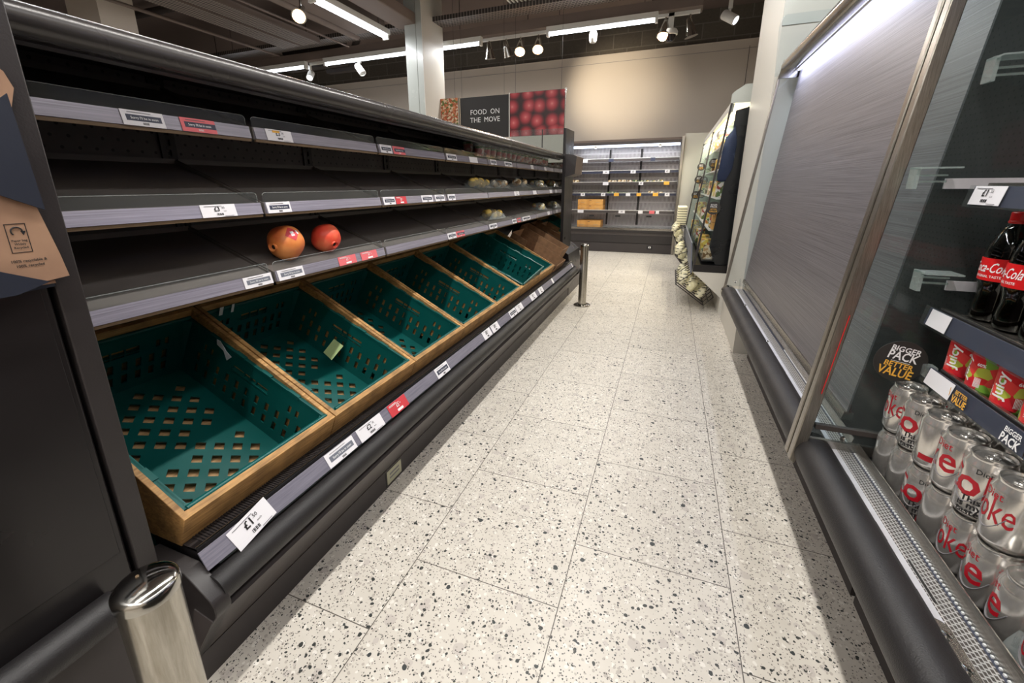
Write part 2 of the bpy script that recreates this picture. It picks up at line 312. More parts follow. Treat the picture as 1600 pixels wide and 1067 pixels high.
class MB:
    def __init__(s):
        s.v = []; s.f = []; s.m = []; s.mats = []
    def mi(s, m):
        if m not in s.mats: s.mats.append(m)
        return s.mats.index(m)
    def add(s, vs, fs, m, M=None):
        b = len(s.v); i = s.mi(m)
        for v in vs:
            v = Vector(v); s.v.append(M @ v if M else v)
        for f in fs: s.f.append(tuple(b + k for k in f)); s.m.append(i)
        return s
    def box(s, x0, x1, y0, y1, z0, z1, m, M=None):
        vs = [(x, y, z) for x in (x0, x1) for y in (y0, y1) for z in (z0, z1)]
        return s.add(vs, [(0, 1, 3, 2), (4, 6, 7, 5), (0, 4, 5, 1), (2, 3, 7, 6), (0, 2, 6, 4), (1, 5, 7, 3)], m, M)
    def prism(s, pts, a, b, m, ax='y', M=None):
        """extrude polygon: ax y -> pts (x,z); x -> pts (y,z); z -> pts (x,y)"""
        def P(p, t): return {'y': (p[0], t, p[1]), 'x': (t, p[0], p[1]), 'z': (p[0], p[1], t)}[ax]
        n = len(pts)
        vs = [P(p, a) for p in pts] + [P(p, b) for p in pts]
        fs = [tuple(range(n - 1, -1, -1)), tuple(range(n, 2 * n))] + [(i, (i + 1) % n, n + (i + 1) % n, n + i) for i in range(n)]
        return s.add(vs, fs, m, M)
    def tube(s, path, r, m, n=10, M=None, caps=True):
        path = [Vector(p) for p in path]; vs = []; fs = []
        rs = r if isinstance(r, (list, tuple)) else [r] * len(path)
        prev = None
        for i, p in enumerate(path):
            d = (path[min(i + 1, len(path) - 1)] - path[max(i - 1, 0)]).normalized()
            if prev is None:
                a = Vector((0, 0, 1)) if abs(d.z) < .9 else Vector((1, 0, 0))
                u = d.cross(a).normalized()
            else: u = (prev - d * prev.dot(d)).normalized()
            prev = u; w = d.cross(u)
            vs += [p + (u * cos(2 * pi * k / n) + w * sin(2 * pi * k / n)) * rs[i] for k in range(n)]
        for i in range(len(path) - 1):
            fs += [(i * n + k, i * n + (k + 1) % n, (i + 1) * n + (k + 1) % n, (i + 1) * n + k) for k in range(n)]
        if caps: fs += [tuple(range(n - 1, -1, -1)), tuple((len(path) - 1) * n + k for k in range(n))]
        return s.add(vs, fs, m, M)
    def lathe(s, prof, m, c=(0, 0, 0), n=24, M=None, sx=1, sy=1):
        vs = []; fs = []
        for r, z in prof: vs += [(c[0] + r * cos(2 * pi * k / n) * sx, c[1] + r * sin(2 * pi * k / n) * sy, c[2] + z) for k in range(n)]
        for i in range(len(prof) - 1): fs += [(i * n + k, i * n + (k + 1) % n, (i + 1) * n + (k + 1) % n, (i + 1) * n + k) for k in range(n)]
        if prof[0][0] > 1e-6: fs.append(tuple(range(n - 1, -1, -1)))
        if prof[-1][0] > 1e-6: fs.append(tuple((len(prof) - 1) * n + k for k in range(n)))
        return s.add(vs, fs, m, M)
    def quad(s, a, b, c, d, m): return s.add([a, b, c, d], [(0, 1, 2, 3)], m)
    def text(s, t, size, O, U, V, m, bold=0, sx=1.0, lift=.0004):
        """flat lettering centred at O, reading along U, up along V"""
        O, U, V = Vector(O), Vector(U).normalized(), Vector(V).normalized(); W = U.cross(V) * lift
        vs, fs = text_geo(t, bold)
        return s.add([O + U * v.x * size * sx + V * v.y * size + W for v in vs], fs, m)
    def textcyl(s, t, size, c, r, ang, z, m, bold=0, sx=1.0, shear=0):
        vs, fs = text_geo(t, bold, ('x', .12 if size > .02 else .3))
        out = []
        for v in vs:
            a = ang + (v.x * sx + v.y * shear) * size / r
            out.append((c[0] + cos(a) * r, c[1] + sin(a) * r, z + v.y * size))
        return s.add(out, fs, m)
    def perf(s, ue, ve, full, mp, t, m):
        """sheet with real holes: cells where full(i,j) is False are left open"""
        nu, nv = len(ue) - 1, len(ve) - 1
        F = [[full(i, j) for j in range(nv)] for i in range(nu)]
        def q(a, b, c, d): s.add([mp(*a), mp(*b), mp(*c), mp(*d)], [(0, 1, 2, 3)], m)
        for i in range(nu):
            for j in range(nv):
                if not F[i][j]: continue
                u0, u1, v0, v1 = ue[i], ue[i + 1], ve[j], ve[j + 1]
                q((u0, v0, 0), (u1, v0, 0), (u1, v1, 0), (u0, v1, 0)); q((u0, v0, t), (u0, v1, t), (u1, v1, t), (u1, v0, t))
                if i == 0 or not F[i - 1][j]: q((u0, v0, 0), (u0, v1, 0), (u0, v1, t), (u0, v0, t))
                if i == nu - 1 or not F[i + 1][j]: q((u1, v0, 0), (u1, v0, t), (u1, v1, t), (u1, v1, 0))
                if j == 0 or not F[i][j - 1]: q((u0, v0, 0), (u0, v0, t), (u1, v0, t), (u1, v0, 0))
                if j == nv - 1 or not F[i][j + 1]: q((u0, v1, 0), (u1, v1, 0), (u1, v1, t), (u0, v1, t))
        return s
    def build(s, name, parent=None, bev=0, weld=True, origin=None):
        me = bpy.data.meshes.new(name)
        if parent is not None: o0 = world_loc(parent)
        elif origin is not None: o0 = Vector(origin)
        else:
            xs = [v.x for v in s.v]; ys = [v.y for v in s.v]; zs = [v.z for v in s.v]
            o0 = Vector(((min(xs) + max(xs)) / 2, (min(ys) + max(ys)) / 2, min(zs)))
        me.from_pydata([v - o0 for v in s.v], [], s.f)
        for m in s.mats: me.materials.append(m)
        for p, i in zip(me.polygons, s.m): p.material_index = i; p.use_smooth = True
        bm = bmesh.new(); bm.from_mesh(me)
        if weld and len(s.v) < 60000: bmesh.ops.remove_doubles(bm, verts=bm.verts, dist=1e-6)
        bmesh.ops.recalc_face_normals(bm, faces=bm.faces); bm.to_mesh(me); bm.free()
        me.set_sharp_from_angle(angle=radians(38))
        o = bpy.data.objects.new(name, me); COL.objects.link(o)
        if parent is not None: o.parent = parent
        else: o.location = o0
        if bev:
            b = o.modifiers.new('bevel', 'BEVEL'); b.width = bev; b.segments = 2; b.limit_method = 'ANGLE'; b.angle_limit = radians(40)
        return o

def world_loc(o):
    l = Vector((0, 0, 0))
    while o is not None: l += o.location; o = o.parent
    return l
def tag(o, label, cat, group=None, kind=None):
    if label: o['label'] = label
    if cat: o['category'] = cat
    if group: o['group'] = group
    if kind: o['kind'] = kind
    return o
def thing(name, label, cat, loc=(0, 0, 0), group=None):
    o = bpy.data.objects.new(name, None); COL.objects.link(o); o.location = loc; o.empty_display_size = .05
    return tag(o, label, cat, group)
def struct(mb, name, **k):
    o = mb.build(name, **k); o['kind'] = 'structure'; return o
def copy_tree(o, parent=None, loc=None, rot=None, label=None, group=None):
    c = o.copy(); COL.objects.link(c)
    if parent is not None: c.parent = parent
    if loc is not None: c.location = loc
    if rot is not None: c.rotation_euler = rot
    if label: c['label'] = label
    if group: c['group'] = group
    for ch in list(o.children): copy_tree(ch, c)
    return c
ORD = ['first', 'second', 'third', 'fourth', 'fifth', 'sixth', 'seventh', 'eighth', 'ninth', 'tenth', 'eleventh', 'twelfth', 'thirteenth', 'fourteenth']

# ------------------------------------------------------------------ price tickets
def ticket(parent, y0, y1, pb, pt, kind, price='1.50', side=1, skew=0, name='price_ticket', label=None, over=0):
    """ticket lying on a strip; side=1: strip faces +x (read along +y), side=-1: faces -x (read along -y)"""
    mb = MB(); B = Vector((pb[0], 0, pb[1])); T = Vector((pt[0], 0, pt[1])); V = (T - B).normalized(); h = (T - B).length
    U = Vector((0, side, 0)); W = U.cross(V); w = abs(y1 - y0); yc = (y0 + y1) / 2
    C = (B + T) / 2 + Vector((0, yc, 0)) + W * .0015
    if skew:
        R = Matrix.Rotation(skew, 3, W); U = R @ U; V = R @ V
    h = h + over
    def rect(u0, u1, v0, v1, m, l=0):
        t = .0006
        a = [C + U * u + V * v + W * (l + k) for k in (0, t) for u, v in ((u0, v0), (u1, v0), (u1, v1), (u0, v1))]
        mb.add(a, [(3, 2, 1, 0), (4, 5, 6, 7), (0, 1, 5, 4), (1, 2, 6, 5), (2, 3, 7, 6), (3, 0, 4, 7)], m)
    W2, H2 = w / 2, h / 2
    base = {'price': WHITE, 'sorry': WHITE, 'red': RED, 'redsorry': PINKR, 'yellow': WHITE, 'sorryg': WHITE, 'blank': WHITE, 'pink': PINKR}[kind]
    rect(-W2, W2, -H2, H2, base)
    lf = .0012
    if kind in ('price', 'yellow'):
        mb.text('£' + price.split('.')[0], h * .5, C + U * (-w * .06) + V * h * .12 + W * lf, U, V, INK, .02)
        mb.text('.' + price.split('.')[1], h * .24, C + U * (w * .12) + V * h * .22 + W * lf, U, V, INK)
        for k in range(7): rect(-w * .1 + k * w * .03, -w * .1 + k * w * .03 + w * (.008 + .01 * (k % 2)), -h * .36, -h * .2, INK, lf)
        rect(-w * .4, w * .1, h * .36, h * .385, INKG, lf); rect(w * .12, w * .38, -h * .44, -h * .42, INKG, lf)
        if kind == 'yellow': rect(-w * .25, w * .02, h * .22, h * .42, YEL, lf)
        mb.text('each', h * .14, C + U * (w * .16) - V * h * .05 + W * lf, U, V, INK)
    elif kind == 'blank': pass
    elif kind in ('sorry', 'sorryg', 'redsorry'):
        rect(-W2 * .8, W2 * (.99 if kind == 'redsorry' else .86), -H2 * .38, H2 * .42, GREYC if kind == 'sorryg' else NAVY, .0004)
        mb.text("Sorry I'll be in soon", h * .24, C + W * lf + U * w * .02, U, V, WHT, .01, sx=min(1, w / h / 2.9))
        for k in range(5): rect(-w * .05 + k * w * .03, -w * .05 + k * w * .03 + w * .012, -h * .42, -h * .28, INK if kind != 'redsorry' else WHT, lf)
        rect(-w * .35, w * .2, h * .34, h * .37, INKG, lf)
    elif kind in ('red', 'pink'):
        mb.text('£' + price.split('.')[0], h * .36, C + V * h * .06 - U * w * .02 + W * lf, U, V, WHT, .02)
        mb.text(price.split('.')[1], h * .16, C + V * h * .13 + U * w * .13 + W * lf, U, V, WHT)
        rect(-w * .12, w * .18, -h * .4, -h * .2, WHT, lf); rect(-w * .42, -w * .05, h * .34, h * .38, WHT, lf); rect(-w * .42, w * .1, h * .26, h * .29, WHT, lf)
    o = mb.build(name, parent, weld=False)
    if label: o['label'] = label
    return o

# ------------------------------------------------------------------ setting
XL, XR, YF, YB, ZC = -9.0, 1.35, -2.6, 8.0, 3.62
struct(MB().box(XL, XR, YF, YB + .6, -.1, 0, FLOOR), 'floor', origin=(0, 0, 0))
struct(MB().box(XL, XR, YF, YB + .2, ZC, ZC + .1, CEIL), 'ceiling', origin=(0, 0, ZC))
wb = MB().box(XL, XR, YB, YB + .2, 0, 3.155, WALLC).box(XL, XR, YB + .03, YB + .2, 3.155, ZC, BLOCK)
struct(wb, 'wall_back', origin=(0, YB, 0))
struct(MB().box(XL - .1, XL, YF, YB, 0, ZC, BLOCK), 'wall_left', origin=(XL, 0, 0))
struct(MB().box(XR, XR + .1, YF, YB, 0, ZC, WALLC), 'wall_right', origin=(XR, 0, 0))
struct(MB().box(XL, XR, YF - .1, YF, 0, ZC, WALLC), 'wall_front', origin=(0, YF, 0))
struct(MB().box(XL, XR, YB - .004, YB, 3.03, 3.034, INKG).box(.885, .891, YB - .004, YB, 1.9, 3.06, INK).box(XL, XR, YB - .012, YB, 3.145, 3.155, WALLC), 'trim_1', origin=(0, YB, 3))
struct(MB().box(.485, XR, 3.07, 3.885, 0, ZC, PIER).box(.484, XR, 3.062, 3.07, .001, 1.92, PIER).box(.4835, XR, 3.062, 3.07, 1.926, ZC, PIERG), 'wall_1', origin=(.9, 3.4, 0))
struct(MB().box(.125, XR, 7.42, 7.5, 0, 1.825, PIER), 'wall_2', origin=(.7, 7.45, 0))
c = MB().box(-3.26, -3.02, 5.201, 5.74, 0, ZC, PIER).box(-3.10, -3.02, 5.19, 5.201, 0, ZC, PIERG).box(-3.26, -3.105, 5.19, 5.201, 0, ZC, PIERG).box(-3.02, -3.016, 5.19, 5.2, 0, ZC, WPL)
struct(c, 'trim_2', origin=(-3, 5.4, 0), bev=.004)
c = MB().box(-6.72, -6.15, 3.5, 3.88, 0, ZC, WALLC)
struct(c, 'trim_3', origin=(-6.1, 3.8, 0))

# ------------------------------------------------------------------ the empty produce case on the left
Y0, Y1 = .385, 4.205
JO, PITCH = .365, .5478
case = thing('produce_case', 'long black refrigerated produce case, its tiered shelves nearly empty, left of the aisle', 'refrigerated display case', (-1.2, 2.3, 0))
def part(mb, name, parent, label=None, **k):
    o = mb.build(name, parent, **k)
    if label: o['label'] = label
    return o
part(MB().box(-1.5, -.889, Y0, Y1, 0, .075, KICK).box(-1.48, -.893, Y0, Y1, .075, .20, KICK).box(-.8895, -.8885, 1.106, 1.109, .005, .07, INK), 'kick_plate', case)
part(MB().box(-.8885, -.887, 1.115, 1.205, .012, .066, TERR).box(-.887, -.8866, 1.13, 1.19, .045, .052, INKG).box(-.887, -.8866, 1.13, 1.19, .03, .036, INKG), 'warning_label', case, 'pale printed rating label')
fp = [(-.789, .238), (-.897, .066), (-.905, .072), (-.84, .25)]
part(MB().prism(fp, Y0 + .02, Y1 - .005, GRAPH), 'fascia', case)
part(MB().tube([(-.812, Y0 + .05, .282), (-.812, Y1 - .03, .282)], .033, TUBE, 24), 'bumper_rail', case)
cap = [(-.849, .337), (-.785, .290), (-.776, .278), (-.7745, .262), (-.777, .25), (-.79, .234), (-.899, .060), (-.98, .062), (-.98, .337)]
for y in (Y0 + .022, Y1 - .035):
    part(MB().prism(cap, y, y + .034, BLK), 'end_cap', case, bev=.002)
part(MB().prism([(-.845, .25), (-.845, .33), (-.86, .358), (-1.0, .345), (-1.0, .2), (-.86, .2)], Y0 + .06, Y1 - .01, DARKIN), 'ticket_rail', case)
part(MB().box(-1.6, -.95, Y0, Y1, .19, .215, DARKIN), 'deck_pan', case)
gr = MB()
gr.box(-.905, -.862, Y0 + .06, Y1 - .01, .352, .356, BLK)
y = Y0 + .08
while y < Y1 - .1: gr.box(-.903, -.866, y, y + .003, .356, .3585, BLK); y += .0065
gr.box(-.8625, -.8605, Y0 + .06, Y1 - .01, .352, .3625, STEELY)
part(gr, 'air_grille', case, 'ribbed dark air return grille')
ps = part(MB().prism([(-.821, .325), (-.842, .3605), (-.8445, .3605), (-.8445, .358), (-.825, .325)], Y0 + .052, 4.12, STRIPN), 'price_strip', case)
part(MB().prism([(-.819, .322), (-.819, .326), (-.823, .327), (-.826, .322)], Y0 + .075, 4.12, ACR), 'strip_edge', ps)
PB, PT = (-.821, .325), (-.842, .3605)
for i, (a, b, k, pr_, sk) in enumerate([(.498, .605, 'price', '1.50', .16), (.79, .905, 'pink', '1.00', 0), (.925, 1.045, 'price', '2.45', 0), (1.085, 1.19, 'red', '2.00', 0), (1.41, 1.515, 'sorry', '', 0), (1.9, 2.0, 'price', '0.75', 0), (2.015, 2.115, 'price', '0.65', 0), (2.3, 2.41, 'sorry', '', 0), (2.42, 2.54, 'price', '1.20', 0), (2.72, 2.85, 'price', '0.90', 0), (2.925, 3.03, 'price', '1.10', 0), (3.3, 3.34, 'blank', '', 0), (4.06, 4.08, 'blank', '', 0)]):
    if k == 'pink':
        o = ticket(ps, a, b, PB, PT, 'sorryg'); o['label'] = 'faint grey ticket'
    else: ticket(ps, a, b, PB, PT, k, pr_ or '1.00', skew=sk, over=.01 if sk else .002)
# back, uprights, canopy
part(MB().box(-1.44, -1.425, Y0, Y1, .745, 1.43, PEG).prism([(-1.44, .745), (-1.425, .745), (-1.56, .56), (-1.56, .2), (-1.58, .2), (-1.58, .57)], Y0, Y1, DARKIN), 'back_panel', case)
for i in range(8):
    y = JO + PITCH * i
    if y < Y0: y = Y0 + .02
    u = MB().box(-1.425, -1.418, y - .022, y - .006, .76, 1.42, BLK).box(-1.425, -1.418, y + .006, y + .022, .76, 1.42, BLK)
    z = .78
    while z < 1.4: u.box(-1.4255, -1.4175, y - .006, y + .006, z, z + .012, BLK); z += .03
    part(u, 'upright', case)
part(MB().prism([(-1.03, 1.325), (-1.03, 1.372), (-1.45, 1.455), (-1.62, 1.455), (-1.62, .0), (-1.58, .0), (-1.58, .60), (-1.44, .76), (-1.44, 1.40)], Y0, Y1, BLK), 'canopy', case)
rl = MB().tube([(-1.002, Y0, 1.352), (-1.002, Y1, 1.352)], .027, RAILM, 24)
rl.prism([(-1.02, 1.318), (-1.008, 1.322), (-1.012, 1.345), (-1.04, 1.35)], Y0, Y1, BLK)
part(rl, 'canopy_rail', case)
ep = MB().prism([(-1.62, 0), (-.90, 0), (-.874, .33), (-.874, 1.45), (-1.62, 1.45)], .352, Y0, BLK)
part(ep, 'end_panel', case, bev=.002)
ge = MB().prism([(-1.5, 1.30), (-.99, 1.30), (-.985, 1.60), (-1.5, 1.60)], Y1 - .004, Y1 + .004, GLSD)
part(ge, 'glass_end_panel', case, 'clear glass side rising above the canopy')
part(MB().prism([(-1.44, .42), (-.985, .42), (-.985, 1.295), (-1.44, 1.295)], Y1 - .004, Y1 + .004, MIRG), 'glass_side', case, 'reflective glass side of the shelves')
part(MB().tube([(-1.19, Y1, 1.33), (-1.19, Y1, 1.6)], .005, BLK, 8), 'glass_clamp', case)

def tray_mesh():
    L = PITCH - .008; m = MB(); t = .004
    m.prism([(-.004, .024), (-.326, .142), (-.3265, .138), (-.02, .0), (-.004, .0)], 0, L, SHELF)
    m.prism([(-.004, .024), (-.326, .142), (-.327, .152), (-.004, .03)], 0, .0025, SHELF)
    m.prism([(-.004, .024), (-.326, .142), (-.327, .152), (-.004, .03)], L - .0025, L, SHELF)
    m.box(-.329, -.326, 0, L, .13, .156, SHELF)
    return m
def strip_mesh(): return MB().prism([(.0, .0), (.0035, .001), (-.0035, .031), (-.007, .031), (-.005, 0)], .003, PITCH - .011, STRIP)
def lip_mesh():
    L = PITCH - .014; m = MB()
    pts = [(.004, .022), (L, .022), (L, .05), (L - .002, .055), (L - .008, .058), (.012, .058), (.006, .055), (.004, .05)]
    m.prism(pts, -.0105, -.0085, ACR, ax='x'); e_ = [(-.0095, a, b) for a, b in pts[1:]]
    m.tube(e_, .0009, LIPHI, 5, caps=False); return m  # thin painted highlight running round the lip
protos = None
shelves = {}
for lv, zb in enumerate((.819, 1.017, 1.216)):
    for i in range(7):
        loc = Vector((-1.068, JO + PITCH * i + .004, zb))
        if i == 0: pass
        if protos is None:
            sh = tray_mesh().build('shelf', origin=(0, 0, 0)); st = strip_mesh().build('price_strip', sh); ed = MB().box(-.006, .001, .003, PITCH - .011, -.007, 0, BRONZE).build('front_edge', sh); lp = lip_mesh().build('clear_lip', sh)
            lp['label'] = 'clear plastic lip'
            protos = sh; o = sh; o.parent = case
        else:
            o = copy_tree(protos, case)
        if i == 0:
            pass
        o.location = loc - case.location
        shelves[(lv, i)] = o
# price tickets on the shelves
tk = {2: [(.605, .688, 'sorry', ''), (.724, .808, 'redsorry', ''), (.955, 1.045, 'yellow', '3.00'), (1.475, 1.55, 'sorry', ''), (1.56, 1.645, 'redsorry', ''), (2.02, 2.13, 'sorry', ''), (2.29, 2.40, 'blank', ''), (2.6, 2.70, 'sorry', ''), (2.85, 3.0, 'sorry', ''), (3.45, 3.52, 'blank', ''), (3.85, 3.92, 'blank', '')],
      1: [(.732, .825, 'price', '3.00'), (.922, 1.006, 'sorry', ''), (1.47, 1.55, 'sorry', ''), (1.555, 1.634, 'red', '2.00'), (1.76, 1.86, 'sorry', ''), (1.885, 1.98, 'sorry', ''), (2.02, 2.10, 'sorry', ''), (3.05, 3.16, 'price', '2.50'), (3.52, 3.62, 'blank', ''), (4.06, 4.14, 'blank', '')],
      0: [(.812, .903, 'sorryg', ''), (.925, 1.023, 'sorryg', ''), (1.183, 1.275, 'pink', '1.50'), (1.304, 1.40, 'pink', '1.25'), (2.0, 2.095, 'sorry', ''), (2.1, 2.2, 'redsorry', ''), (2.57, 2.7, 'sorry', ''), (3.01, 3.1, 'sorry', ''), (3.12, 3.2, 'redsorry', ''), (3.25, 3.45, 'sorry', ''), (4.0, 4.08, 'price', '1.00')]}
for lv, lst in tk.items():
    zb = (.819, 1.017, 1.216)[lv]
    for a, b, k, p in lst:
        i = min(6, int(((a + b) / 2 - JO) / PITCH))
        st = [c for c in shelves[(lv, i)].children if c.name.startswith('price_strip')][0]
        ticket(shelves[(lv, i)], a, b, (-1.0645, zb + .0005), (-1.0715, zb + .031), k, p or '1.00')

# ------------------------------------------------------------------ wooden trays with green crates
SX, SZ = -.88, .475        # slope direction (x,z)
def slope_matrix(x, y, z):
    M = Matrix(((SX, 0, SZ, x), (0, -1, 0, y), (-SZ * SX / abs(SX), 0, -SX, z), (0, 0, 0, 1)))
    return M
def slopeM():
    return Matrix(((-.88, 0, .475), (0, -1, 0), (.475, 0, .88))).to_4x4()
RS = (slopeM() @ Matrix.Rotation(radians(2.6), 4, 'Y')).to_euler()
TX, TZ = -.873, .429
def wood_tray(y0, y1, label):
    o = thing('wooden_tray', label, 'wooden tray', (-1.1, (y0 + y1) / 2, .35), 'wooden trays along the bottom deck')
    t = .013
    side = [(-.886, .436), (-1.412, .72), (-1.527, .505), (-1.3, .37), (-1.0, .352), (-.92, .352)]
    for a in (y0, y1 - t): part(MB().prism(side, a, a + t, WOOD), 'side_board', o, bev=.0012)
    fr = [(-.873, .429), (-.905, .352), (-.921, .352), (-.889, .4375)]
    part(MB().prism(fr, y0, y1, WOOD), 'front_board', o, bev=.0012)
    bk = [(-1.412, .720), (-1.400, .7135), (-1.515, .496), (-1.527, .503)]
    part(MB().prism(bk, y0 + t, y1 - t, WOOD), 'back_board', o)
    part(MB().prism([(-.982, .232), (-1.522, .498), (-1.526, .490), (-.986, .224)], y0 + t, y1 - t, WOODD), 'base_board', o)
    return o
BW = .4455
for i in range(5):
    wood_tray(.443 + BW * i, .443 + BW * (i + 1) - .004, 'slanted pine tray holding the %s green crate counting from the near end' % ORD[i])
wood_tray(.443 + BW * 5, .443 + BW * 7 - .001, 'double width pine tray holding the two furthest green crates')

def crate_proto():
    root = thing('plastic_crate', 'x', 'plastic crate', (0, 0, 0), 'green plastic crates in the wooden trays')
    W, D, H, T = .405, .575, .205, .004
    w2 = W / 2
    # floor: lattice of slanted square holes
    f = MB(); p = .047; a = .0125
    rng = random.Random(3)
    n = 17
    edges = []
    for k in range(-n, n + 1): edges += [k * p - a, k * p + a]
    skip = set()
    for i in range(-n, n + 1):
        for j in range(-n, n + 1):
            x = (i - j) * p * .7071; yy = (i + j) * p * .7071
            if (abs(x) > .235 or abs(yy) > .155) or (int(round((x + .3) / .095)) % 3 == 0 and int(round((yy + .3) / .095)) % 2 == 0): skip.add((i, j))
    idx = lambda q: (q % 2 == 0, q // 2 - n)
    def full(i, j):
        hi, ki = idx(i); hj, kj = idx(j)
        return not (hi and hj and (ki, kj) not in skip)
    def mp(u, v, w): return ((u - v) * .7071 + D / 2, (u + v) * .7071, -H + w)
    f.perf(edges, edges, full, mp, .004, GREEN)
    bm = bmesh.new(); vs = [bm.verts.new(v) for v in f.v]
    for q in f.f: bm.faces.new([vs[k] for k in q])
    bmesh.ops.remove_doubles(bm, verts=bm.verts, dist=1e-6)
    for co, no in (((0, 0, 0), (-1, 0, 0)), ((D, 0, 0), (1, 0, 0)), ((0, w2, 0), (0, 1, 0)), ((0, -w2, 0), (0, -1, 0))):
        bmesh.ops.bisect_plane(bm, geom=bm.verts[:] + bm.edges[:] + bm.faces[:], plane_co=co, plane_no=no, clear_outer=True)
    f2 = MB(); bm.verts.index_update()
    f2.add([v.co for v in bm.verts], [[v.index for v in q.verts] for q in bm.faces], GREEN); bm.free()
    f2.build('crate_floor', root)
    # long walls
    def wall(name, L, mp, cols, top_pairs, slot, scuff=False):
        us = sorted(set([0, L] + [round(c + s, 4) for c in cols for s in (-.0075, .0075)] + [round(c + s, 4) for c in top_pairs for s in (-.006, .006)] + [slot[0], slot[1]] + [slot[0] + (slot[1] - slot[0]) / 3 + s for s in (-.002, .002)] + [slot[0] + (slot[1] - slot[0]) * 2 / 3 + s for s in (-.002, .002)]))
        vs = [-H, -H + .034, -H + .066, -H + .08, -H + .112, -H + .132, -H + .158, -.01, 0]
        def full(i, j):
            u = (us[i] + us[i + 1]) / 2
            if j in (1, 3): return not any(abs(u - c) < .0075 for c in cols)
            if j == 5:
                if slot[0] < u < slot[1]: return any(abs(u - (slot[0] + (slot[1] - slot[0]) * k / 3)) < .002 for k in (1, 2))
                return not any(abs(u - c) < .006 for c in top_pairs)
            return True
        m = MB().perf(us, vs, full, mp, T, GREEN)
        return m
    def cols(L, m, n): return [m + (L - 2 * m) * k / (n - 1) for k in range(n)]
    for s in (-1, 1):
        mpf = (lambda u, v, w, s=s: (u, s * (w2 - w) + s * .012 * (v / H), v))
        m = wall('side', D, mpf, cols(D, .07, 11), [.09, .12, D - .12, D - .09], (D / 2 - .075, D / 2 + .075))
        # ribs and ledge
        for k in range(5):
            u = .05 + k * (D - .1) / 4
            m.box(u - .002, u + .002, s * w2 - .002, s * w2 + .006, -H + .005, -.012, GREEN)
        m.box(D / 2 - .08, D / 2 + .08, s * (w2 - .002) - .007, s * (w2 - .002) + .007, -.067, -.063, GREEN)
        m.box(0, D, s * w2 - .007, s * w2 + .007, -.006, .0, GREEN)
        for k in (-1, 1): m.box(D / 2 + k * .055 - .02, D / 2 + k * .055 + .02, s * (w2 + .0) - .009, s * (w2 + .0) + .009, -.004, .004, GREEN)
        m.box(.1, .14, s * w2 - .008, s * w2 + .008, -.01, .003, GREEN).box(D - .14, D - .1, s * w2 - .008, s * w2 + .008, -.01, .003, GREEN)
        m.build('side_wall', root)
    for s, x in ((0, 0), (1, D)):
        mpf = (lambda u, v, w, s=s: ((D - w + .008 * v / H) if s else (w - .008 * v / H), u - w2, v))
        m = wall('end', W, mpf, cols(W, .075, 8), [.07, .095, W - .095, W - .07], (W / 2 - .055, W / 2 + .055))
        m.tube([(x, -w2, .0), (x, w2, .0)], .0065, GREEN, 12)
        m.box(x - .007, x + .007, -.07, .07, -.067, -.063, GREEN)
        for k in (-1, 1): m.prism([(x - .02 if s else x, k * w2), (x if s else x + .02, k * w2), (x if s else x + .0, k * (w2 - .03))], -H, -.004, GREEN, ax='z')
        m.build('end_wall', root)
    return root
cr0 = crate_proto()
for i in range(7):
    yc = .443 + BW * (i + .5)
    if i >= 5: yc = .443 + BW * (i + .5) + (.012 if i == 5 else -.01)
    x, z = TX + .475 * (-.004) - .88 * .022, TZ + .88 * (-.004) + .475 * .022
    o = cr0 if i == 0 else copy_tree(cr0)
    o.rotation_euler = RS
    o.location = (x, yc, z)
    lab = ['green plastic crate at the near end, beside the dark end panel', 'green plastic crate with a pale paper note stuck inside', 'third green plastic crate from the near end, empty', 'fourth green plastic crate from the near end, empty', 'fifth green plastic crate from the near end, just before the tilted one', 'green plastic crate lying tilted, raised above its neighbours', 'furthest green plastic crate, beside the cardboard box'][i]
    o['label'] = lab
    if i == 5:
        o.rotation_euler = (slopeM() @ Matrix.Rotation(radians(-9), 4, 'X') @ Matrix.Rotation(radians(3), 4, 'Y')).to_euler()
        o.location = (x + .03, yc - .005, z + .035)
# white scuffed labels inside crates (torn paper)
def slope_pt(u, y, v): return Vector((TX - .88 * u + .475 * v, y, TZ + .475 * u + .88 * v))
def scrap(name, pts, label, m=WHITE):
    mb = MB(); n = Vector((0, -1, 0))
    a = [slope_pt(*p) for p in pts]; b = [p + Vector((0, -.0008, 0)) for p in a]
    k = len(a); mb.add(a + b, [tuple(range(k)), tuple(range(2 * k - 1, k - 1, -1))] + [(i, (i + 1) % k, k + (i + 1) % k, k + i) for i in range(k)], m)
    o = mb.build(name); tag(o, label, 'paper label'); return o
yw = .443 + BW - .0365
scrap('torn_label', [(.44, yw, -.01), (.455, yw, -.012), (.45, yw, -.03), (.42, yw, -.035), (.40, yw, -.06), (.385, yw, -.035), (.41, yw, -.028)], 'torn white label on the inner wall of the nearest green crate')
for k_, (dy, w_) in enumerate(((.07, .013), (.115, .009))):
    scrap_y = .443 + BW + dy
    bb = MB(); pts = [slope_pt(.583, scrap_y, -.045), slope_pt(.583, scrap_y + w_, -.045), slope_pt(.585, scrap_y + w_, -.012), slope_pt(.585, scrap_y, -.012)]; nn = Vector((.88, 0, -.475)) * .001
    bb.add(pts + [p + nn for p in pts], [(3, 2, 1, 0), (4, 5, 6, 7), (0, 1, 5, 4), (1, 2, 6, 5), (2, 3, 7, 6), (3, 0, 4, 7)], WHITE)
    tag(bb.build('torn_label'), '%s white label strip on the back wall of the second green crate' % ('wider', 'narrower')[k_], 'paper label')
yn = .443 + BW * 1.72
na = slope_pt(.33, yn + .02, -.15)
nt = MB(); U = Vector((-.55, .1, .28)).normalized(); V = Vector((.15, .55, .75)).normalized(); V = (V - U * V.dot(U)).normalized(); Wn = U.cross(V)
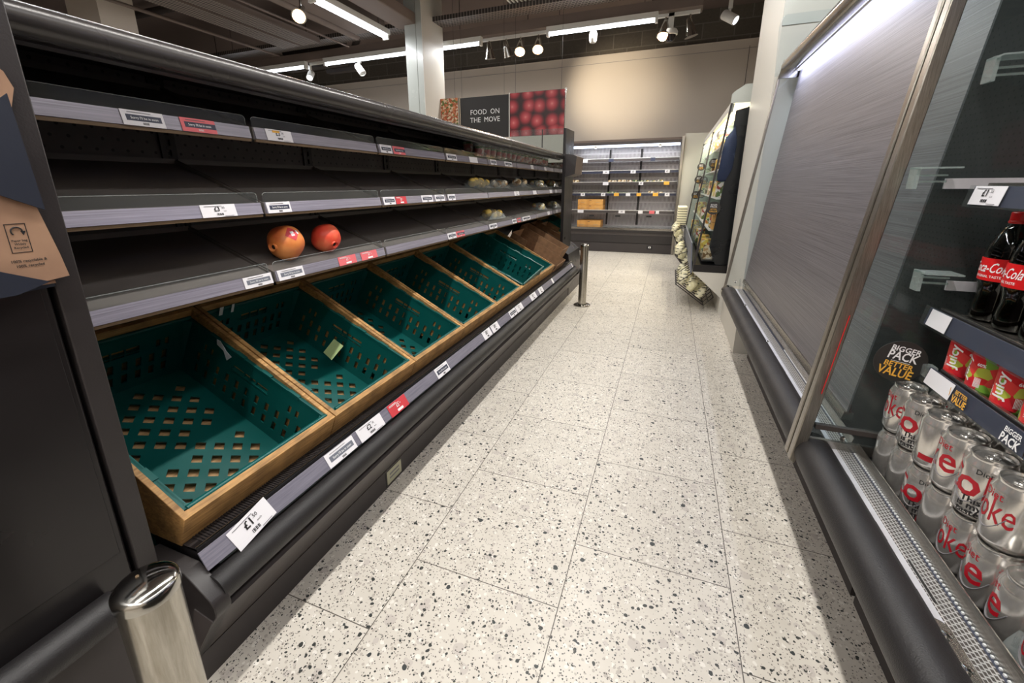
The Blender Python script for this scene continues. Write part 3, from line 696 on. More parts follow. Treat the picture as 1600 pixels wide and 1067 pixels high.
q = [na, na - U * .052, na - U * .05 + V * .07, na + V * .066 + U * .004]
nt.add(q + [p + Wn * .0006 for p in q], [(3, 2, 1, 0), (4, 5, 6, 7), (0, 1, 5, 4), (1, 2, 6, 5), (2, 3, 7, 6), (3, 0, 4, 7)], NOTE)
tag(nt.build('paper_note'), 'pale green paper note stuck in the second green crate', 'paper note')

# cardboard boxes at the far end of the deck
def open_box(y0, y1, u0, u1, v0, v1, label, flap=False, name='cardboard_box'):
    """open produce box lying on the slope: u along the slope, v up from it"""
    o = thing(name, label, 'cardboard box', tuple(slope_pt((u0 + u1) / 2, (y0 + y1) / 2, v0)), 'cardboard boxes at the far end of the deck')
    t = .005
    def slab(n, us, ys, vs, m=CARD):
        mb = MB(); pts = [slope_pt(u, y, v) for u in us for y in ys for v in vs]
        mb.add(pts, [(0, 1, 3, 2), (4, 6, 7, 5), (0, 4, 5, 1), (2, 3, 7, 6), (0, 2, 6, 4), (1, 5, 7, 3)], m); part(mb, n, o)
    slab('box_floor', (u0, u1), (y0, y1), (v0, v0 + t))
    slab('side_panel', (u0, u1), (y0, y0 + t), (v0 + t, v1 - (.05 if flap else 0))); slab('side_panel', (u0, u1), (y1 - t, y1), (v0 + t, v1))
    slab('end_panel', (u0, u0 + t), (y0 + t, y1 - t), (v0 + t, v1)); slab('end_panel', (u1 - t, u1), (y0 + t, y1 - t), (v0 + t, v1 + (.05 if flap else 0)))
    if flap:
        slab('corner_flap', (u1 - .16, u1 - .01), (y0 - .01, y0 - .004), (v1 - .11, v1 + .05))
    return o
open_box(3.60, 3.93, -.015, .48, -.14, -.005, 'open brown cardboard produce box beside the furthest green crate', True)
open_box(3.945, 4.18, .05, .52, -.14, .06, 'shaded brown cardboard box against the glass end of the case')

# ------------------------------------------------------------------ fruit and packs on the shelves
def shelf_pt(lv, d, y):   # point on tray surface, d = distance back from the front edge
    zb = (.819, 1.017, 1.216)[lv]; return Vector((-1.072 - d, y, zb + .024 + d * .366))
def pomegranate(name, label, loc, r, m, crown_dir, sticker):
    o = thing(name, label, 'pomegranate', loc)
    C_ = Vector(loc) + Vector((0, 0, r * .96))
    n = 28; mb = MB(); cd = Vector(crown_dir).normalized(); M = Matrix.Translation(C_) @ cd.to_track_quat('Z', 'Y').to_matrix().to_4x4()
    vs = []; fs = []
    for i in range(n + 1):
        th = pi * i / n
        for k in range(36):
            ph = 2 * pi * k / 36; rr = r * (1 + .025 * cos(5 * ph + .6) * sin(th) + .015 * sin(3 * ph))
            z = cos(th) * r * .93
            if th < .3: z -= (.3 - th) * r * .1
            vs.append((rr * sin(th) * cos(ph), rr * sin(th) * sin(ph), z))
    for i in range(n):
        fs += [(i * 36 + k, i * 36 + (k + 1) % 36, (i + 1) * 36 + (k + 1) % 36, (i + 1) * 36 + k) for k in range(36)]
    mb.add(vs, fs, m, M); part(mb, 'skin', o)
    cr = MB(); cr.lathe([(r * .2, r * .88), (r * .17, r * .95), (r * .2, r * 1.04), (r * .235, r * 1.1), (r * .2, r * 1.09), (r * .13, r * .96), (.0, r * .93)], m, n=12, M=M)
    cr.lathe([(r * .125, r * .968), (0, r * .95)], INK, n=10, M=M)
    part(cr, 'crown', o, 'dark hollow crown')
    if sticker:
        # small red diamond label hugging the skin
        sd = Vector(sticker).normalized(); u = Vector((0, 1, 0)); u = (u - sd * u.dot(sd)).normalized(); v = sd.cross(u); st = MB()
        def pt(a, b, l=1.012):
            d = (sd + u * a + v * b).normalized(); dl = M.inverted().to_3x3() @ d
            th = math.acos(max(-1, min(1, dl.z))); ph = math.atan2(dl.y, dl.x); rr = r * (1 + .025 * cos(5 * ph + .6) * sin(th) + .015 * sin(3 * ph))
            q = M @ Vector((rr * sin(th) * cos(ph), rr * sin(th) * sin(ph), cos(th) * r * .93)); return C_ + (q - C_) * l
        def patch(c, s, m_, l, rot=pi / 4, asp=1):
            N_ = 6; vs = []
            for i in range(N_ + 1):
                for j in range(N_ + 1):
                    a, b = (i / N_ - .5) * 2 * s * asp, (j / N_ - .5) * 2 * s
                    vs.append(pt(c[0] + a * cos(rot) - b * sin(rot), c[1] + a * sin(rot) + b * cos(rot), l))
            st.add(vs, [(i * (N_ + 1) + j, (i + 1) * (N_ + 1) + j, (i + 1) * (N_ + 1) + j + 1, i * (N_ + 1) + j + 1) for i in range(N_) for j in range(N_)], m_)
        patch((0, 0), .33, RED, 1.012)
        patch((0, .06), .07, WHT, 1.016, 0, 1.4); patch((0, -.1), .05, WHT, 1.016, 0, 2)
        patch((.38, .05), .12, WHITE, 1.012, .3, .6)
        part(st, 'sticker', o, 'red and white sticker')
    return o
pa = shelf_pt(0, .06, 1.03); pomegranate('pomegranate', 'orange pomegranate with a red diamond sticker on the lowest shelf', pa, .056, POMO, (.10, -.95, -.12), (.86, -.25, .62))
pb_ = shelf_pt(0, .06, 1.205); pomegranate('pomegranate', 'redder pomegranate without a sticker, right of the orange one', pb_, .051, POMR, (.9, -.22, -.38), None)

def pot(label, loc, h=.112):
    o = thing('fruit_pot', label, 'fruit pot', loc, 'clear fruit pots on the top shelf')
    x, y, z = loc
    b = MB().lathe([(.03, 0), (.032, .004), (.038, h * .72), (.04, h * .74), (.04, h * .78)], ACR2, loc, 16); part(b, 'cup', o)
    f = MB().lathe([(.027, .003), (.035, h * .5), (.02, h * .56), (0, h * .58)], POTM, loc, 14); part(f, 'fruit_pieces', o)
    part(MB().lathe([(.0345, h * .42), (.0362, h * .52)], FOODS[0], loc, 16), 'sleeve_band', o)
    l = MB().lathe([(.041, h * .78), (.041, h * .82), (.034, h * .9), (.028, h * 1.05), (.022, h * 1.1), (0, h * 1.1)], ACR2, loc, 16); part(l, 'dome_lid', o)
    return o
p0 = None; k = 0
for i in range(16):
    y = 2.56 + i * .101
    for row in range(1 if i % 4 == 3 else 2):
        d = .055 + row * .088; loc = shelf_pt(2, d, y + row * .03); loc.z += .002
        lab = ('%s clear pot of cut fruit along the %s row of the top shelf' % ((ORD + ['fifteenth', 'sixteenth'])[i], ('front', 'back')[row]))
        if p0 is None: p0 = pot(lab, tuple(loc)); p0.rotation_euler = (0, 0, 0)
        else: copy_tree(p0, None, loc, (0, 0, random.random() * 6), lab)

def bag(label, loc, nfr, m, sx=.09, group='bagged produce on the shelves', fr=.024):
    o = thing('produce_bag', label, 'bag of produce', loc, group)
    rr = random.Random(int(loc[1] * 100)); f = MB(); x, y, z = loc
    for i in range(nfr):
        a = rr.uniform(-sx, sx); b = rr.uniform(-.04, .04); r = fr * rr.uniform(.8, 1.15)
        f.lathe([(r * sin(pi * k / 8), -r * cos(pi * k / 8)) for k in range(9)], m, (x + b, y + a, z + r + rr.uniform(0, .02)), 12)
    f.build('fruit', o)
    w = MB(); n = 9; vs = []
    for i in range(n + 1):
        for j in range(n + 1):
            u, v = i / n * 2 - 1, j / n * 2 - 1; hgt = max(0, (1 - u * u) * (1 - v * v)) ** .5
            vs.append((x + v * .065 + rr.uniform(-.004, .004), y + u * (sx + .045), z + .003 + hgt * .062 + rr.uniform(-.006, .006) * (hgt > 0)))
    w.add(vs, [(i * (n + 1) + j, (i + 1) * (n + 1) + j, (i + 1) * (n + 1) + j + 1, i * (n + 1) + j + 1) for i in range(n) for j in range(n)], ACR2)
    w.build('film', o); return o
bag('clear bag of yellow potatoes on the middle shelf, nearest of its bags', tuple(shelf_pt(1, .09, 2.60)), 9, POTATO)
bag('clear bag of pale produce on the middle shelf, just beyond the yellow potatoes', tuple(shelf_pt(1, .08, 2.92)), 7, FOODS[1])
bag('bag of pale produce in the middle of the far half of the middle shelf', tuple(shelf_pt(1, .09, 3.42)), 7, FOODS[1])
bag('bag of yellowish produce furthest along the middle shelf', tuple(shelf_pt(1, .09, 3.95)), 7, FOODS[2])
bag('flat pack of yellow and brown fruit on the lowest shelf', tuple(shelf_pt(0, .07, 2.80)), 7, POTATO, .07)
bag('small pack of yellow fruit furthest along the lowest shelf', tuple(shelf_pt(0, .07, 3.95)), 4, FOODS[2], .05)

# ------------------------------------------------------------------ bollards
def bollard(loc, label):
    o = thing('bollard', label, 'bollard', loc, 'polished steel bollards by the produce case'); x, y, z = loc
    part(MB().lathe([(.078, 0), (.078, .008), (.07, .013), (.037, .014)], CHROME, loc, 36), 'base_flange', o)
    part(MB().lathe([(.0365, .012), (.0365, .552)], STEELB, loc, 40), 'post', o)
    cp = MB().lathe([(.0365, .552), (.0385, .553), (.0385, .566), (.037, .5685), (.034, .5715), (.027, .5755), (.017, .5785), (.007, .58), (0, .5802)], CHROME, loc, 40)
    cp.tube([(x - .008, y - .003, z + .579), (x - .0075, y - .003, z + .5815)], .0022, BRONZE, 8)
    part(cp, 'domed_cap', o); return o
STEELB = M_brushed('worn_steel_tube', (150, 144, 132), (190, 186, 176), .95, .24, (6, 6, .5), 16, .2)
b1 = bollard((-.622, .253, 0), 'short steel bollard in the near left foreground')
copy_tree(b1, None, (-.685, 3.893, 0), None, 'far steel bollard standing at the far end of the produce case')

# ------------------------------------------------------------------ dark end unit beyond the produce case
eu = thing('end_counter', 'dark end counter with a tall gloss upright beyond the produce case', 'counter', (-1.2, 4.5, 0))
part(MB().box(-1.5, -.885, Y1 + .012, 4.78, 0, .30, GRAPH), 'base', eu)
part(MB().prism([(-1.5, .72), (-1.1, .55), (-.90, .42), (-.885, .30), (-1.5, .30)], Y1 + .012, 4.78, BLK2), 'sloped_deck', eu)
part(MB().box(-1.5, -.985, Y1 + .014, 4.58, .42, 1.30, BLK2), 'cabinet', eu)
part(MB().prism([(Y1 + .012, .38), (4.6, .38), (4.6, 1.2), (4.585, 1.45), (4.575, 1.61), (Y1 + .012, 1.603)], -.99, -.962, BLK2, ax='x'), 'upright_panel', eu, bev=.003)
sb = thing('wall_box', 'black box with a slanted underside fixed high on the dark end upright', 'box', (-.92, 4.4, 1.17))
part(MB().prism([(-.962, 1.375), (-.885, 1.365), (-.855, 1.35), (-.87, 1.19), (-.962, 1.165)], 4.22, 4.56, BLK), 'housing', sb, bev=.003)
part(MB().prism([(-.8845, 1.364), (-.8543, 1.35), (-.8693, 1.19), (-.8843, 1.20)], 4.225, 4.555, DUCT), 'lit_side_face', sb, 'side face painted lighter grey as if lit')  # light on this side of the box put in as paler grey

# ------------------------------------------------------------------ paper bag station at the near left edge
ns = thing('bag_station', 'tall dark cabinet face with the paper bag dispenser, at the near left edge', 'cabinet', (-1.1, -.5, 0))
part(MB().box(-1.5, -.876, -1.6, .348, 0, .385, KICK), 'plinth', ns)
part(MB().box(-1.5, -.878, -1.6, .3455, .385, 1.9, BLK2), 'front_panel', ns, bev=.004)
part(MB().tube([(-.851, -1.6, .375), (-.851, .300, .375)], .031, TUBE, 20), 'bumper_rail', ns)
part(MB().box(-.878, -.8765, -1.55, .335, .45, 1.85, BLK2), 'inset_panel', ns, bev=.001)
dp = thing('bag_dispenser', 'navy board dispenser of brown paper bags on the dark cabinet', 'bag dispenser', (-.86, .25, .9))
part(MB().prism([(.0, .93), (.352, .945), (.348, .962), (.05, 1.13), (.05, 1.13), (0, 1.2)], -.8745, -.872, BLUEN, ax='x'), 'back_board', dp)
part(MB().prism([(.0, 1.40), (.30, 1.17), (.352, 1.215), (.357, 1.06), (.27, 1.105), (.0, 1.24)], -.856, -.853, BLUEN, ax='x'), 'upper_panel', dp)
part(MB().prism([(.0, 1.09), (.24, 1.005), (.338, .957), (.30, .945), (.0, .94)], -.8515, -.8485, BLUEN, ax='x'), 'lower_panel', dp)
def paper_bag(label, pts, x, txt):
    mb = MB(); rr = random.Random(5); n = len(pts)
    mb.prism(pts, x, x + .0035, KRAFT, ax='x')
    if txt:
        O = Vector((x + .004, .322, 1.02)); U = Vector((0, 1, 0)); V = Vector((0, 0, 1))
        def ln(v, w, t=.0006): mb.box(x + .0035, x + .0040, O.y - w / 2, O.y + w / 2, O.z + v - t, O.z + v + t, INK)
        for (a, b, c_, d) in ((-.011, .011, .022, .0228), (-.011, .011, -.018, -.0172)): mb.box(x + .0035, x + .004, O.y + a, O.y + b, O.z + c_, O.z + d, INK)
        for a in (-.011, .0102): mb.box(x + .0035, x + .004, O.y + a, O.y + a + .0008, O.z - .018, O.z + .0228, INK)
        arc = [(x + .0042, O.y + .006 * cos(t), O.z + .012 + .006 * sin(t)) for t in [pi * (1.25 - 1.3 * k / 10) for k in range(11)]]
        mb.tube(arc, .0009, INK, 6); mb.prism([(O.y + .004, O.z + .012), (O.y + .0095, O.z + .012), (O.y + .0065, O.z + .006)], x + .0035, x + .004, INK, ax='x')
        for v in (-.001, -.006, -.011): mb.text('Paper bag' if v > -.003 else ('Widely' if v > -.008 else 'Recycled'), .0042, (x + .0038, O.y, O.z + v), U, V, INK, .02)
        mb.text('100% recyclable &', .0053, (x + .0038, O.y + .004, O.z - .030), U, V, INK, .02)
        mb.text('100% recycled', .0053, (x + .0038, O.y + .004, O.z - .037), U, V, INK, .02)
    o = mb.build('paper_bag'); tag(o, label, 'paper bag'); return o
paper_bag('brown kraft paper bag printed with a recycling mark, hanging low in the dispenser', [(.10, 1.21), (.35, 1.07), (.362, .995), (.366, .960), (.34, .957), (.10, .99)], -.8625, True)
paper_bag('brown paper bag poking out above the navy dispenser board', [(.20, 1.16), (.352, 1.18), (.366, 1.225), (.360, 1.245), (.354, 1.25), (.352, 1.262), (.25, 1.33), (.2, 1.3)], -.8695, False)
paper_bag('creamy paper edge showing under the lower bag', [(.25, .951), (.350, .951), (.350, .9555), (.25, .957)], -.8678, False)

# ------------------------------------------------------------------ right hand cases
def right_case(name, label, ya, yb, near):
    o = thing(name, label, 'refrigerated display case', (.8, (ya + yb) / 2, 0))
    part(MB().box(.56, 1.28, ya, yb, 0, .12, KICK), 'kick_plate', o)
    part(MB().prism([(.395, .385), (.43, .36), (.56, .12), (.6, .12), (.6, .40), (.42, .42)], ya, yb, BLK), 'fascia', o)
    part(MB().tube([(.3975, ya, .429), (.3975, yb - (.05 if not near else 0), .429)], .0425, TUBE, 24), 'bumper_rail', o)
    if not near: part(MB().tube([(.3975, yb - .05, .429), (.3975, yb, .429)], .0432, CHROME, 24), 'bumper_end', o)
    part(MB().prism([(.399, .462), (.399, .4695), (.417, .466), (.419, .43), (.41, .43)], ya, yb, STEELY), 'steel_strip', o)
    part(MB().prism([(.418, .452), (.4435, .452), (.4435, .43), (.418, .43)], ya, yb, GALV), 'deck_edge', o)
    part(MB().prism([(.4435, .4525), (.474, .450), (.474, .43), (.4435, .43)], ya, yb, MESH), 'honeycomb_grille', o)
    te = MB().prism([(.474, .4505), (.4785, .4505), (.4785, .43), (.474, .43)], ya, yb, NAVY)
    y = ya + .01
    while y < yb - .01 and (near or y < 1.9): te.box(.4765, .4795, y, y + .0035, .4505, .4535, WHT); y += .0085
    part(te, 'toothed_strip', o)
    part(MB().prism([(.4795, .43), (.4795, .452), (.4855, .474), (.4875, .474), (.484, .45), (.4835, .43)], ya, yb, STEELY), 'stop_rail', o)
    part(MB().box(.4835, 1.28, ya, yb, .40, .428, DARKIN), 'deck', o)
    part(MB().box(1.24, 1.28, ya, yb, .428, 1.75, PEG), 'back_panel', o)
    part(MB().prism([(.57, 1.765), (1.28, 1.80), (1.28, 1.74), (.6, 1.715)], ya, yb, DARKIN), 'canopy', o)
    part(MB().tube([(.533, ya, 1.705), (.533, yb - .02, 1.705)], .036, STEELY, 24), 'canopy_rail', o)
    part(MB().prism([(.56, 1.695), (.583, 1.68), (.605, 1.70), (.59, 1.73), (.56, 1.73)], ya, yb - .02, STEELY), 'light_trough', o)
    return o
DY = 1.19
rc = right_case('display_case', 'far right case with its grey night blind pulled down', DY + .012, 3.0, False)
rn = right_case('display_case', 'near right drinks case holding the silver cans and cola bottles', -1.0, DY - .012, True)
def slots(o, ys):
    m = MB()
    for y, L in ys: m.box(.427, .433, y, y + L, .4518, .4528, INK)
    part(m, 'deck_slots', o)
slots(rn, [(1.02, .04), (.86, .05), (.70, .055)]); slots(rc, [(2.7, .03), (1.65, .05)])
m = MB().box(.446, .4495, .735, .82, .4522, .4535, DARKIN); part(m, 'dark_slot', rn)
def bracket(o, y0, y1, scr):
    m = MB(); n = 8; pts = [(.41, y0)]
    pts = [(.414, y0), (.414, y1)] + [(.428 + .014 * sin(pi * k / n / 2 * 2 - 0) * 0 + .016 * cos(pi / 2 - pi / 2 * k / n), y1 - .016 + .016 * sin(pi / 2 - pi / 2 * k / n) * 1) for k in range(n + 1)] + [(.444, y0)]
    m.prism(pts, .4528, .4555, STEELY, ax='z')
    part(m, 'bracket_plate', o)
    for y in scr:
        s_ = MB().lathe([(.0085, 0), (.0085, .001), (.007, .002), (.006, .0045), (.004, .0055), (.002, .0058), (.0018, .0035), (0, .0035)], CHROME, (.431, y, .4555), 20)
        part(s_, 'screw', o)
bracket(rn, .585, .70, (.672, .622))
for y in (2.58, 1.98): part(MB().lathe([(.0085, 0), (.0085, .002), (.006, .0045), (0, .0055)], CHROME, (.431, y, .4522), 16), 'screw', rc)
# acrylic riser in front of the cans
part(MB().prism([(DY - .02, .452), (DY - .02, .50), (DY - .045, .515), (DY - .07, .50), (-.9, .492), (-.9, .452)], .447, .4495, ACR, ax='x'), 'clear_riser', rn, 'clear acrylic riser')
part(MB().lathe([(.007, 0), (.007, .003), (.004, .006), (0, .0065)], CHROME, (0, 0, 0), 14, M=Matrix.Translation((.447, DY - .035, .49)) @ Matrix.Rotation(-pi / 2, 4, 'Y')), 'riser_screw', rn)
# night blind
bl = part(MB().prism([(.583, 1.682), (.586, 1.683), (.476, .522), (.472, .522)], DY + .05, 2.945, BLIND), 'night_blind', rc, 'grey woven night blind pulled down')
part(MB().prism([(.462, .505), (.484, .503), (.486, .524), (.466, .527)], DY + .045, 2.95, STEELY), 'bottom_bar', bl)
part(MB().box(.4835, .50, DY + .02, 2.98, .428, .455, DARKIN), 'front_lip', rc)
part(MB().box(.572, .58, DY + .06, 2.95, 1.672, 1.679, LEDB), 'led_strip', rc, 'cool white light strip')
part(MB().box(.585, .60, -1.0, 1.1, 1.672, 1.679, LEDB), 'led_strip', rn, 'cool white light strip')
# slanted side frames
def sideframe(o, y0, y1, glassy=True, tall=False, name='side_frame'):
    def X(z): return .351 + (z - .44) * .1035
    a = [(X(.405) , .405), (X(.395) + .012, .395), (X(.43) + .026, .43), (X(1.74) + .024, 1.74), (X(1.74), 1.74)]
    f = part(MB().prism(a, y0, y1, STEEL), name, o, bev=.002)
    if glassy:
        yc = (y0 + y1) / 2
        part(MB().prism([(X(.47) + .022, .47), (X(1.72) + .022, 1.72), (1.22, 1.72), (1.22, .47)], yc - .0025, yc + .0025, GLSD), 'side_glass', o, 'clear glass side')
    return f
sideframe(rn, DY - .03, DY - .006); sideframe(rc, DY + .004, DY + .026, False)
part(MB().box(.372, 1.22, DY - .022, DY - .012, .448, .472, STEELY).box(.39, 1.22, DY - .024, DY - .010, .50, .512, DUCTD), 'glass_channel', rn)
part(MB().tube([(.384, DY - .034, .60), (.392, DY - .036, .68), (.399, DY - .036, .75), (.405, DY - .034, .80)], .001, LRED, 6), 'red_cable', rn, 'thin red cable beside the frame')
def X3(z): return .363 + (z - .42) * .1045
part(MB().prism([(X3(.40), .40), (X3(.40) + .014, .395), (X3(1.66) + .012, 1.66), (X3(1.66), 1.665)], 2.985, 3.005, STEEL), 'side_frame', rc, bev=.002)
part(MB().prism([(X3(.47) + .012, .47), (X3(1.66) + .012, 1.66), (1.22, 1.68), (1.22, .47)], 2.992, 2.997, GLS), 'side_glass', rc)
part(MB().prism([(.475, 1.66), (.462, 1.90), (.468, 1.945), (.49, 1.96), (1.1, 1.96), (1.1, 1.66)], 2.9985, 3.0015, GLS), 'glass_upstand', rc, 'clear upstand above the rail')
part(MB().prism([(.49, 1.645), (.59, 1.645), (.592, 1.665), (.56, 1.74), (.505, 1.735)], 2.975, 2.992, CHROME), 'rail_end', rc)
part(MB().lathe([(.008, 0), (.008, .003), (.005, .007), (0, .0075)], CHROME, (0, 0, 0), 14, M=Matrix.Translation((.43, 2.972, .50)) @ Matrix.Rotation(-pi / 2, 4, 'Y')), 'screw', rc)
part(MB().prism([(2.90, .452), (2.96, .452), (2.96, .52), (2.94, .53), (2.90, .47)], .446, .449, ACR, ax='x'), 'clear_riser', rc)

# near case shelves
def rshelf(z0, zt, x, ys, label=None, depth=.6, dark=NAVY):
    s_ = part(MB().box(x + .012, x + depth, -1.0, ys - .02, zt - .012, zt - .006, STEEL).box(x + .012, x + .02, -1.0, ys - .02, zt - .03, zt + .006, STEELY), 'shelf', rn, label, bev=.001)
    part(MB().prism([(x, z0), (x + .003, z0), (x + .008, zt), (x + .005, zt)], -1.0, ys, dark), 'price_strip', s_)
    part(MB().prism([(x - .0015, z0 - .003), (x - .0015, z0 + .001), (x + .0035, zt + .002), (x + .006, zt + .002), (x + .002, z0 - .003)], -1.0, ys + .012, ACR), 'clear_cover', s_)
    part(MB().box(x + .1, 1.2, ys - .015, ys - .008, zt - .04, zt - .006, GALV), 'shelf_bracket', s_)
    return s_
s_top = rshelf(1.048, 1.083, .53, 1.108)
s_mid = rshelf(.800, .836, .53, 1.143)
s_low = rshelf(.689, .722, .53, 1.088)
ticket(s_top, 1.015, 1.10, (.5285, 1.05), (.5345, 1.083), 'price', '1.65', side=-1)
ticket(s_mid, 1.06, 1.128, (.5285, .802), (.5345, .836), 'blank', side=-1)
ticket(s_low, .995, 1.08, (.5285, .690), (.5345, .722), 'blank', side=-1)
def bv(parent, y, x, z, flip=False, s=1):
    m = MB(); U, V = Vector((0, -1, 0)), Vector((.12, 0, 1)); O = Vector((x, y, z)); g = WHT
    if not flip:
        m.text('BETTER', .0115 * s, O + V * .0085 * s, U, V, YEL, .02, .9); m.text('VALUE', .019 * s, O - V * .005 * s, U, V, YEL, .03, .72)
        m.box(x - .001, x - .0004, y + .029 * s, y + .0298 * s, z - .013 * s, z + .012 * s, YEL)
    else:
        m.text('BIGGER', .0115 * s, O + V * .0085 * s, U, V, g, .02, .9); m.text('PACK', .019 * s, O - V * .005 * s, U, V, g, .03, .8)
        m.box(x - .001, x - .0004, y - .031 * s, y - .0302 * s, z - .013 * s, z + .012 * s, YEL)
    m.build('lettering', parent)
bv(s_low, .968, .5292, .7045); bv(s_low, .835, .5292, .7045, True, 1.05); bv(s_low, .772, .5292, .7045, False, 1.05)
# round sign on a clear clip
rs = thing('round_sign', 'round black sign reading bigger pack better value, above the silver cans', 'sign', (.496, 1.118, .66))
dsk = MB().lathe([(.0, 0), (.0465, 0), (.0465, .002), (0, .002)], BOARD, (0, 0, 0), 48, M=Matrix.Translation((.497, 1.118, .717)) @ Matrix.Rotation(pi / 2, 4, 'X'))
part(dsk, 'disc', rs)
tm = MB(); U, V = Vector((cos(.2), 0, -sin(.2))), Vector((sin(.2), 0, cos(.2))); O = Vector((.497, 1.1158, .717))
tm.text('BIGGER', .0165, O + V * .027, U, V, WHT, .02, .95); tm.text('PACK', .0265, O + V * .011, U, V, WHT, .02, .8)
tm.box(-.017, .017, -.0003, .0003, -.0004, .0004, WHT, Matrix.Translation((.497, 1.1155, .716)) @ Matrix.Rotation(.2, 4, 'Y')); tm.text('BETTER', .0165, O - V * .0095, U, V, YEL, .02, .95); tm.text('VALUE', .0265, O - V * .0265, U, V, YEL, .02, .8)
part(tm, 'lettering', rs)
part(MB().box(.535, .552, 1.095, 1.119, .694, .718, ACR2).tube([(.54, 1.10, .71), (.55, 1.09, .70)], .004, ACR2, 8), 'clear_clip', rs)

# silver cans
def can_proto(variant):
    o = thing('drink_can', 'x', 'drink can', (0, 0, 0), 'silver cola cans on the lower deck')
    R_, H_ = .0325, .115
    b = MB().lathe([(.020, .0055), (.0235, .0), (.0265, .003), (.031, .010), (R_, .014), (R_, .094), (.0315, .098), (.0272, .108)], CANB, n=32)
    r2 = R_ + .0004
    if variant == 0:
        b.textcyl('coke', .062, (0, 0), r2, 0.05, .062, CRED, .0, .55); b.textcyl('Diet', .019, (0, 0), r2, .0, .088, CRED, 0, .9)
        b.textcyl('Diet', .012, (0, 0), r2, pi, .09, INKG, .0, .8)
    elif variant == 1:
        b.textcyl('C', .066, (0, 0), r2, -.95, .064, CRED, .0, .8); b.textcyl('o', .07, (0, 0), r2, .0, .064, CRED, .015, 1.0); b.textcyl('k', .066, (0, 0), r2, .95, .064, CRED, .0, .8)
        for k, w in enumerate(('This', 'is my', 'taste')): b.textcyl(w, .0155, (0, 0), r2, .3, .037 - k * .011, INK, .02, 1.0)
        b.textcyl('Diet', .013, (0, 0), r2, .5, .09, INK, 0, .9)
    else:
        b.textcyl('e', .07, (0, 0), r2, .1, .064, CRED, .01, .9); b.textcyl('k', .066, (0, 0), r2, -.85, .064, CRED, .0, .8); b.textcyl('Diet', .02, (0, 0), r2, -.3, .09, CRED, 0, .9)
        for a0 in (1.15,):
            for k in range(9):
                a = a0 + k * .045; b.add([(cos(a) * r2, sin(a) * r2, .018), (cos(a + .02) * r2, sin(a + .02) * r2, .018), (cos(a + .02) * r2, sin(a + .02) * r2, .036), (cos(a) * r2, sin(a) * r2, .036)], [(0, 1, 2, 3)], INK)
    # grey curve under the lettering and a red nutrition band
    arc = []
    for k in range(15):
        a = -.75 + 1.5 * k / 14; arc.append((cos(a) * (r2), sin(a) * r2, .030 + .035 * ((a / .75) ** 2) ** 1.0 * .8))
    b.tube(arc, .0007, INKG, 5)
    for k in range(8):
        a = 2.2 + k * .09; b.add([(cos(a) * r2, sin(a) * r2, .022), (cos(a + .09) * r2, sin(a + .09) * r2, .022), (cos(a + .09) * r2, sin(a + .09) * r2, .033), (cos(a) * r2, sin(a) * r2, .033)], [(0, 1, 2, 3)], CRED)
    b.build('can_body', o)
    MB().lathe([(.0272, .108), (.0278, .1135), (.0272, .115), (.026, .1145), (.0248, .1085), (.0235, .1075), (.022, .1095), (0, .1095)], CAN, n=32).build('lid', o)
    t = MB(); ring = [(.004 + .0085 * cos(a), .0065 * sin(a), .1115) for a in [2 * pi * k / 16 for k in range(17)]]
    t.tube(ring, .0016, CAN, 6, caps=False); t.lathe([(.003, .1095), (.003, .1125), (0, .113)], CAN, (-.003, 0, 0), 10); t.box(-.006, .004, -.005, .005, .1105, .1122, CAN)
    t.build('pull_tab', o)
    return o
cans = [can_proto(v) for v in range(3)]
used = [False] * 3
def place_can(v, loc, rz, label, tilt=None):
    o = cans[v] if not used[v] else copy_tree(cans[v]); used[v] = True
    o.location = loc; o.rotation_euler = tilt or (0, 0, rz); o['label'] = label; return o
rowx = [.535, .604, .673, .742]; rown = ['front', 'second', 'third', 'back']
rr = random.Random(11)
PY = .0685; y00 = DY - .056
for ri, x in enumerate(rowx):
    nlow = [9, 9, 8, 7][ri]; nup = [6, 7, 7, 7][ri]
    for k in range(nlow):
        v = [0, 0, 1, 2, 0, 2, 2, 0, 1][k] if ri == 0 else rr.randrange(3)
        ca = math.atan2(-(y00 - k * PY), -x)
        off = [1.2, 1.4, -.5, 2.1, -.85, -.7, -1.1, -.8, -.5][k] if ri == 0 else rr.uniform(-3, 3)
        place_can(v, (x, y00 - k * PY, .429), ca + off, 'silver cola can in the bottom layer, %s row, %s from the glass divider' % (rown[ri], ORD[k]))
    for k in range(nup):
        v = [0, 1, 0, 2, 1, 0, 2][k] if ri == 0 else rr.randrange(3)
        ca = math.atan2(-(y00 - k * PY), -x)
        off = [-1.0, -.6, -2.95, -.6, -.62, -.9, -.5][k] if ri == 0 else rr.uniform(-3, 3)
        place_can(v, (x, y00 - k * PY, .5445), ca + off, 'silver cola can in the top layer, %s row, %s from the glass divider' % (rown[ri], ORD[k]))
# torn shrink wrap at the near end of the cans
w = MB(); n = 12; vs = []
for i in range(n + 1):
    for j in range(5):
        vs.append((.492 + .01 * sin(i * 1.7) + j * .008, y00 - 6.6 * PY - i * .03, .43 + .055 * (1 - abs(j - 2) / 2.5) + .02 * rr.random()))
w.add(vs, [(i * 5 + j, (i + 1) * 5 + j, (i + 1) * 5 + j + 1, i * 5 + j + 1) for i in range(n) for j in range(4)], ACR2)
tag(w.build('shrink_wrap'), 'torn clear shrink wrap along the near end of the bottom cans', 'plastic wrap')

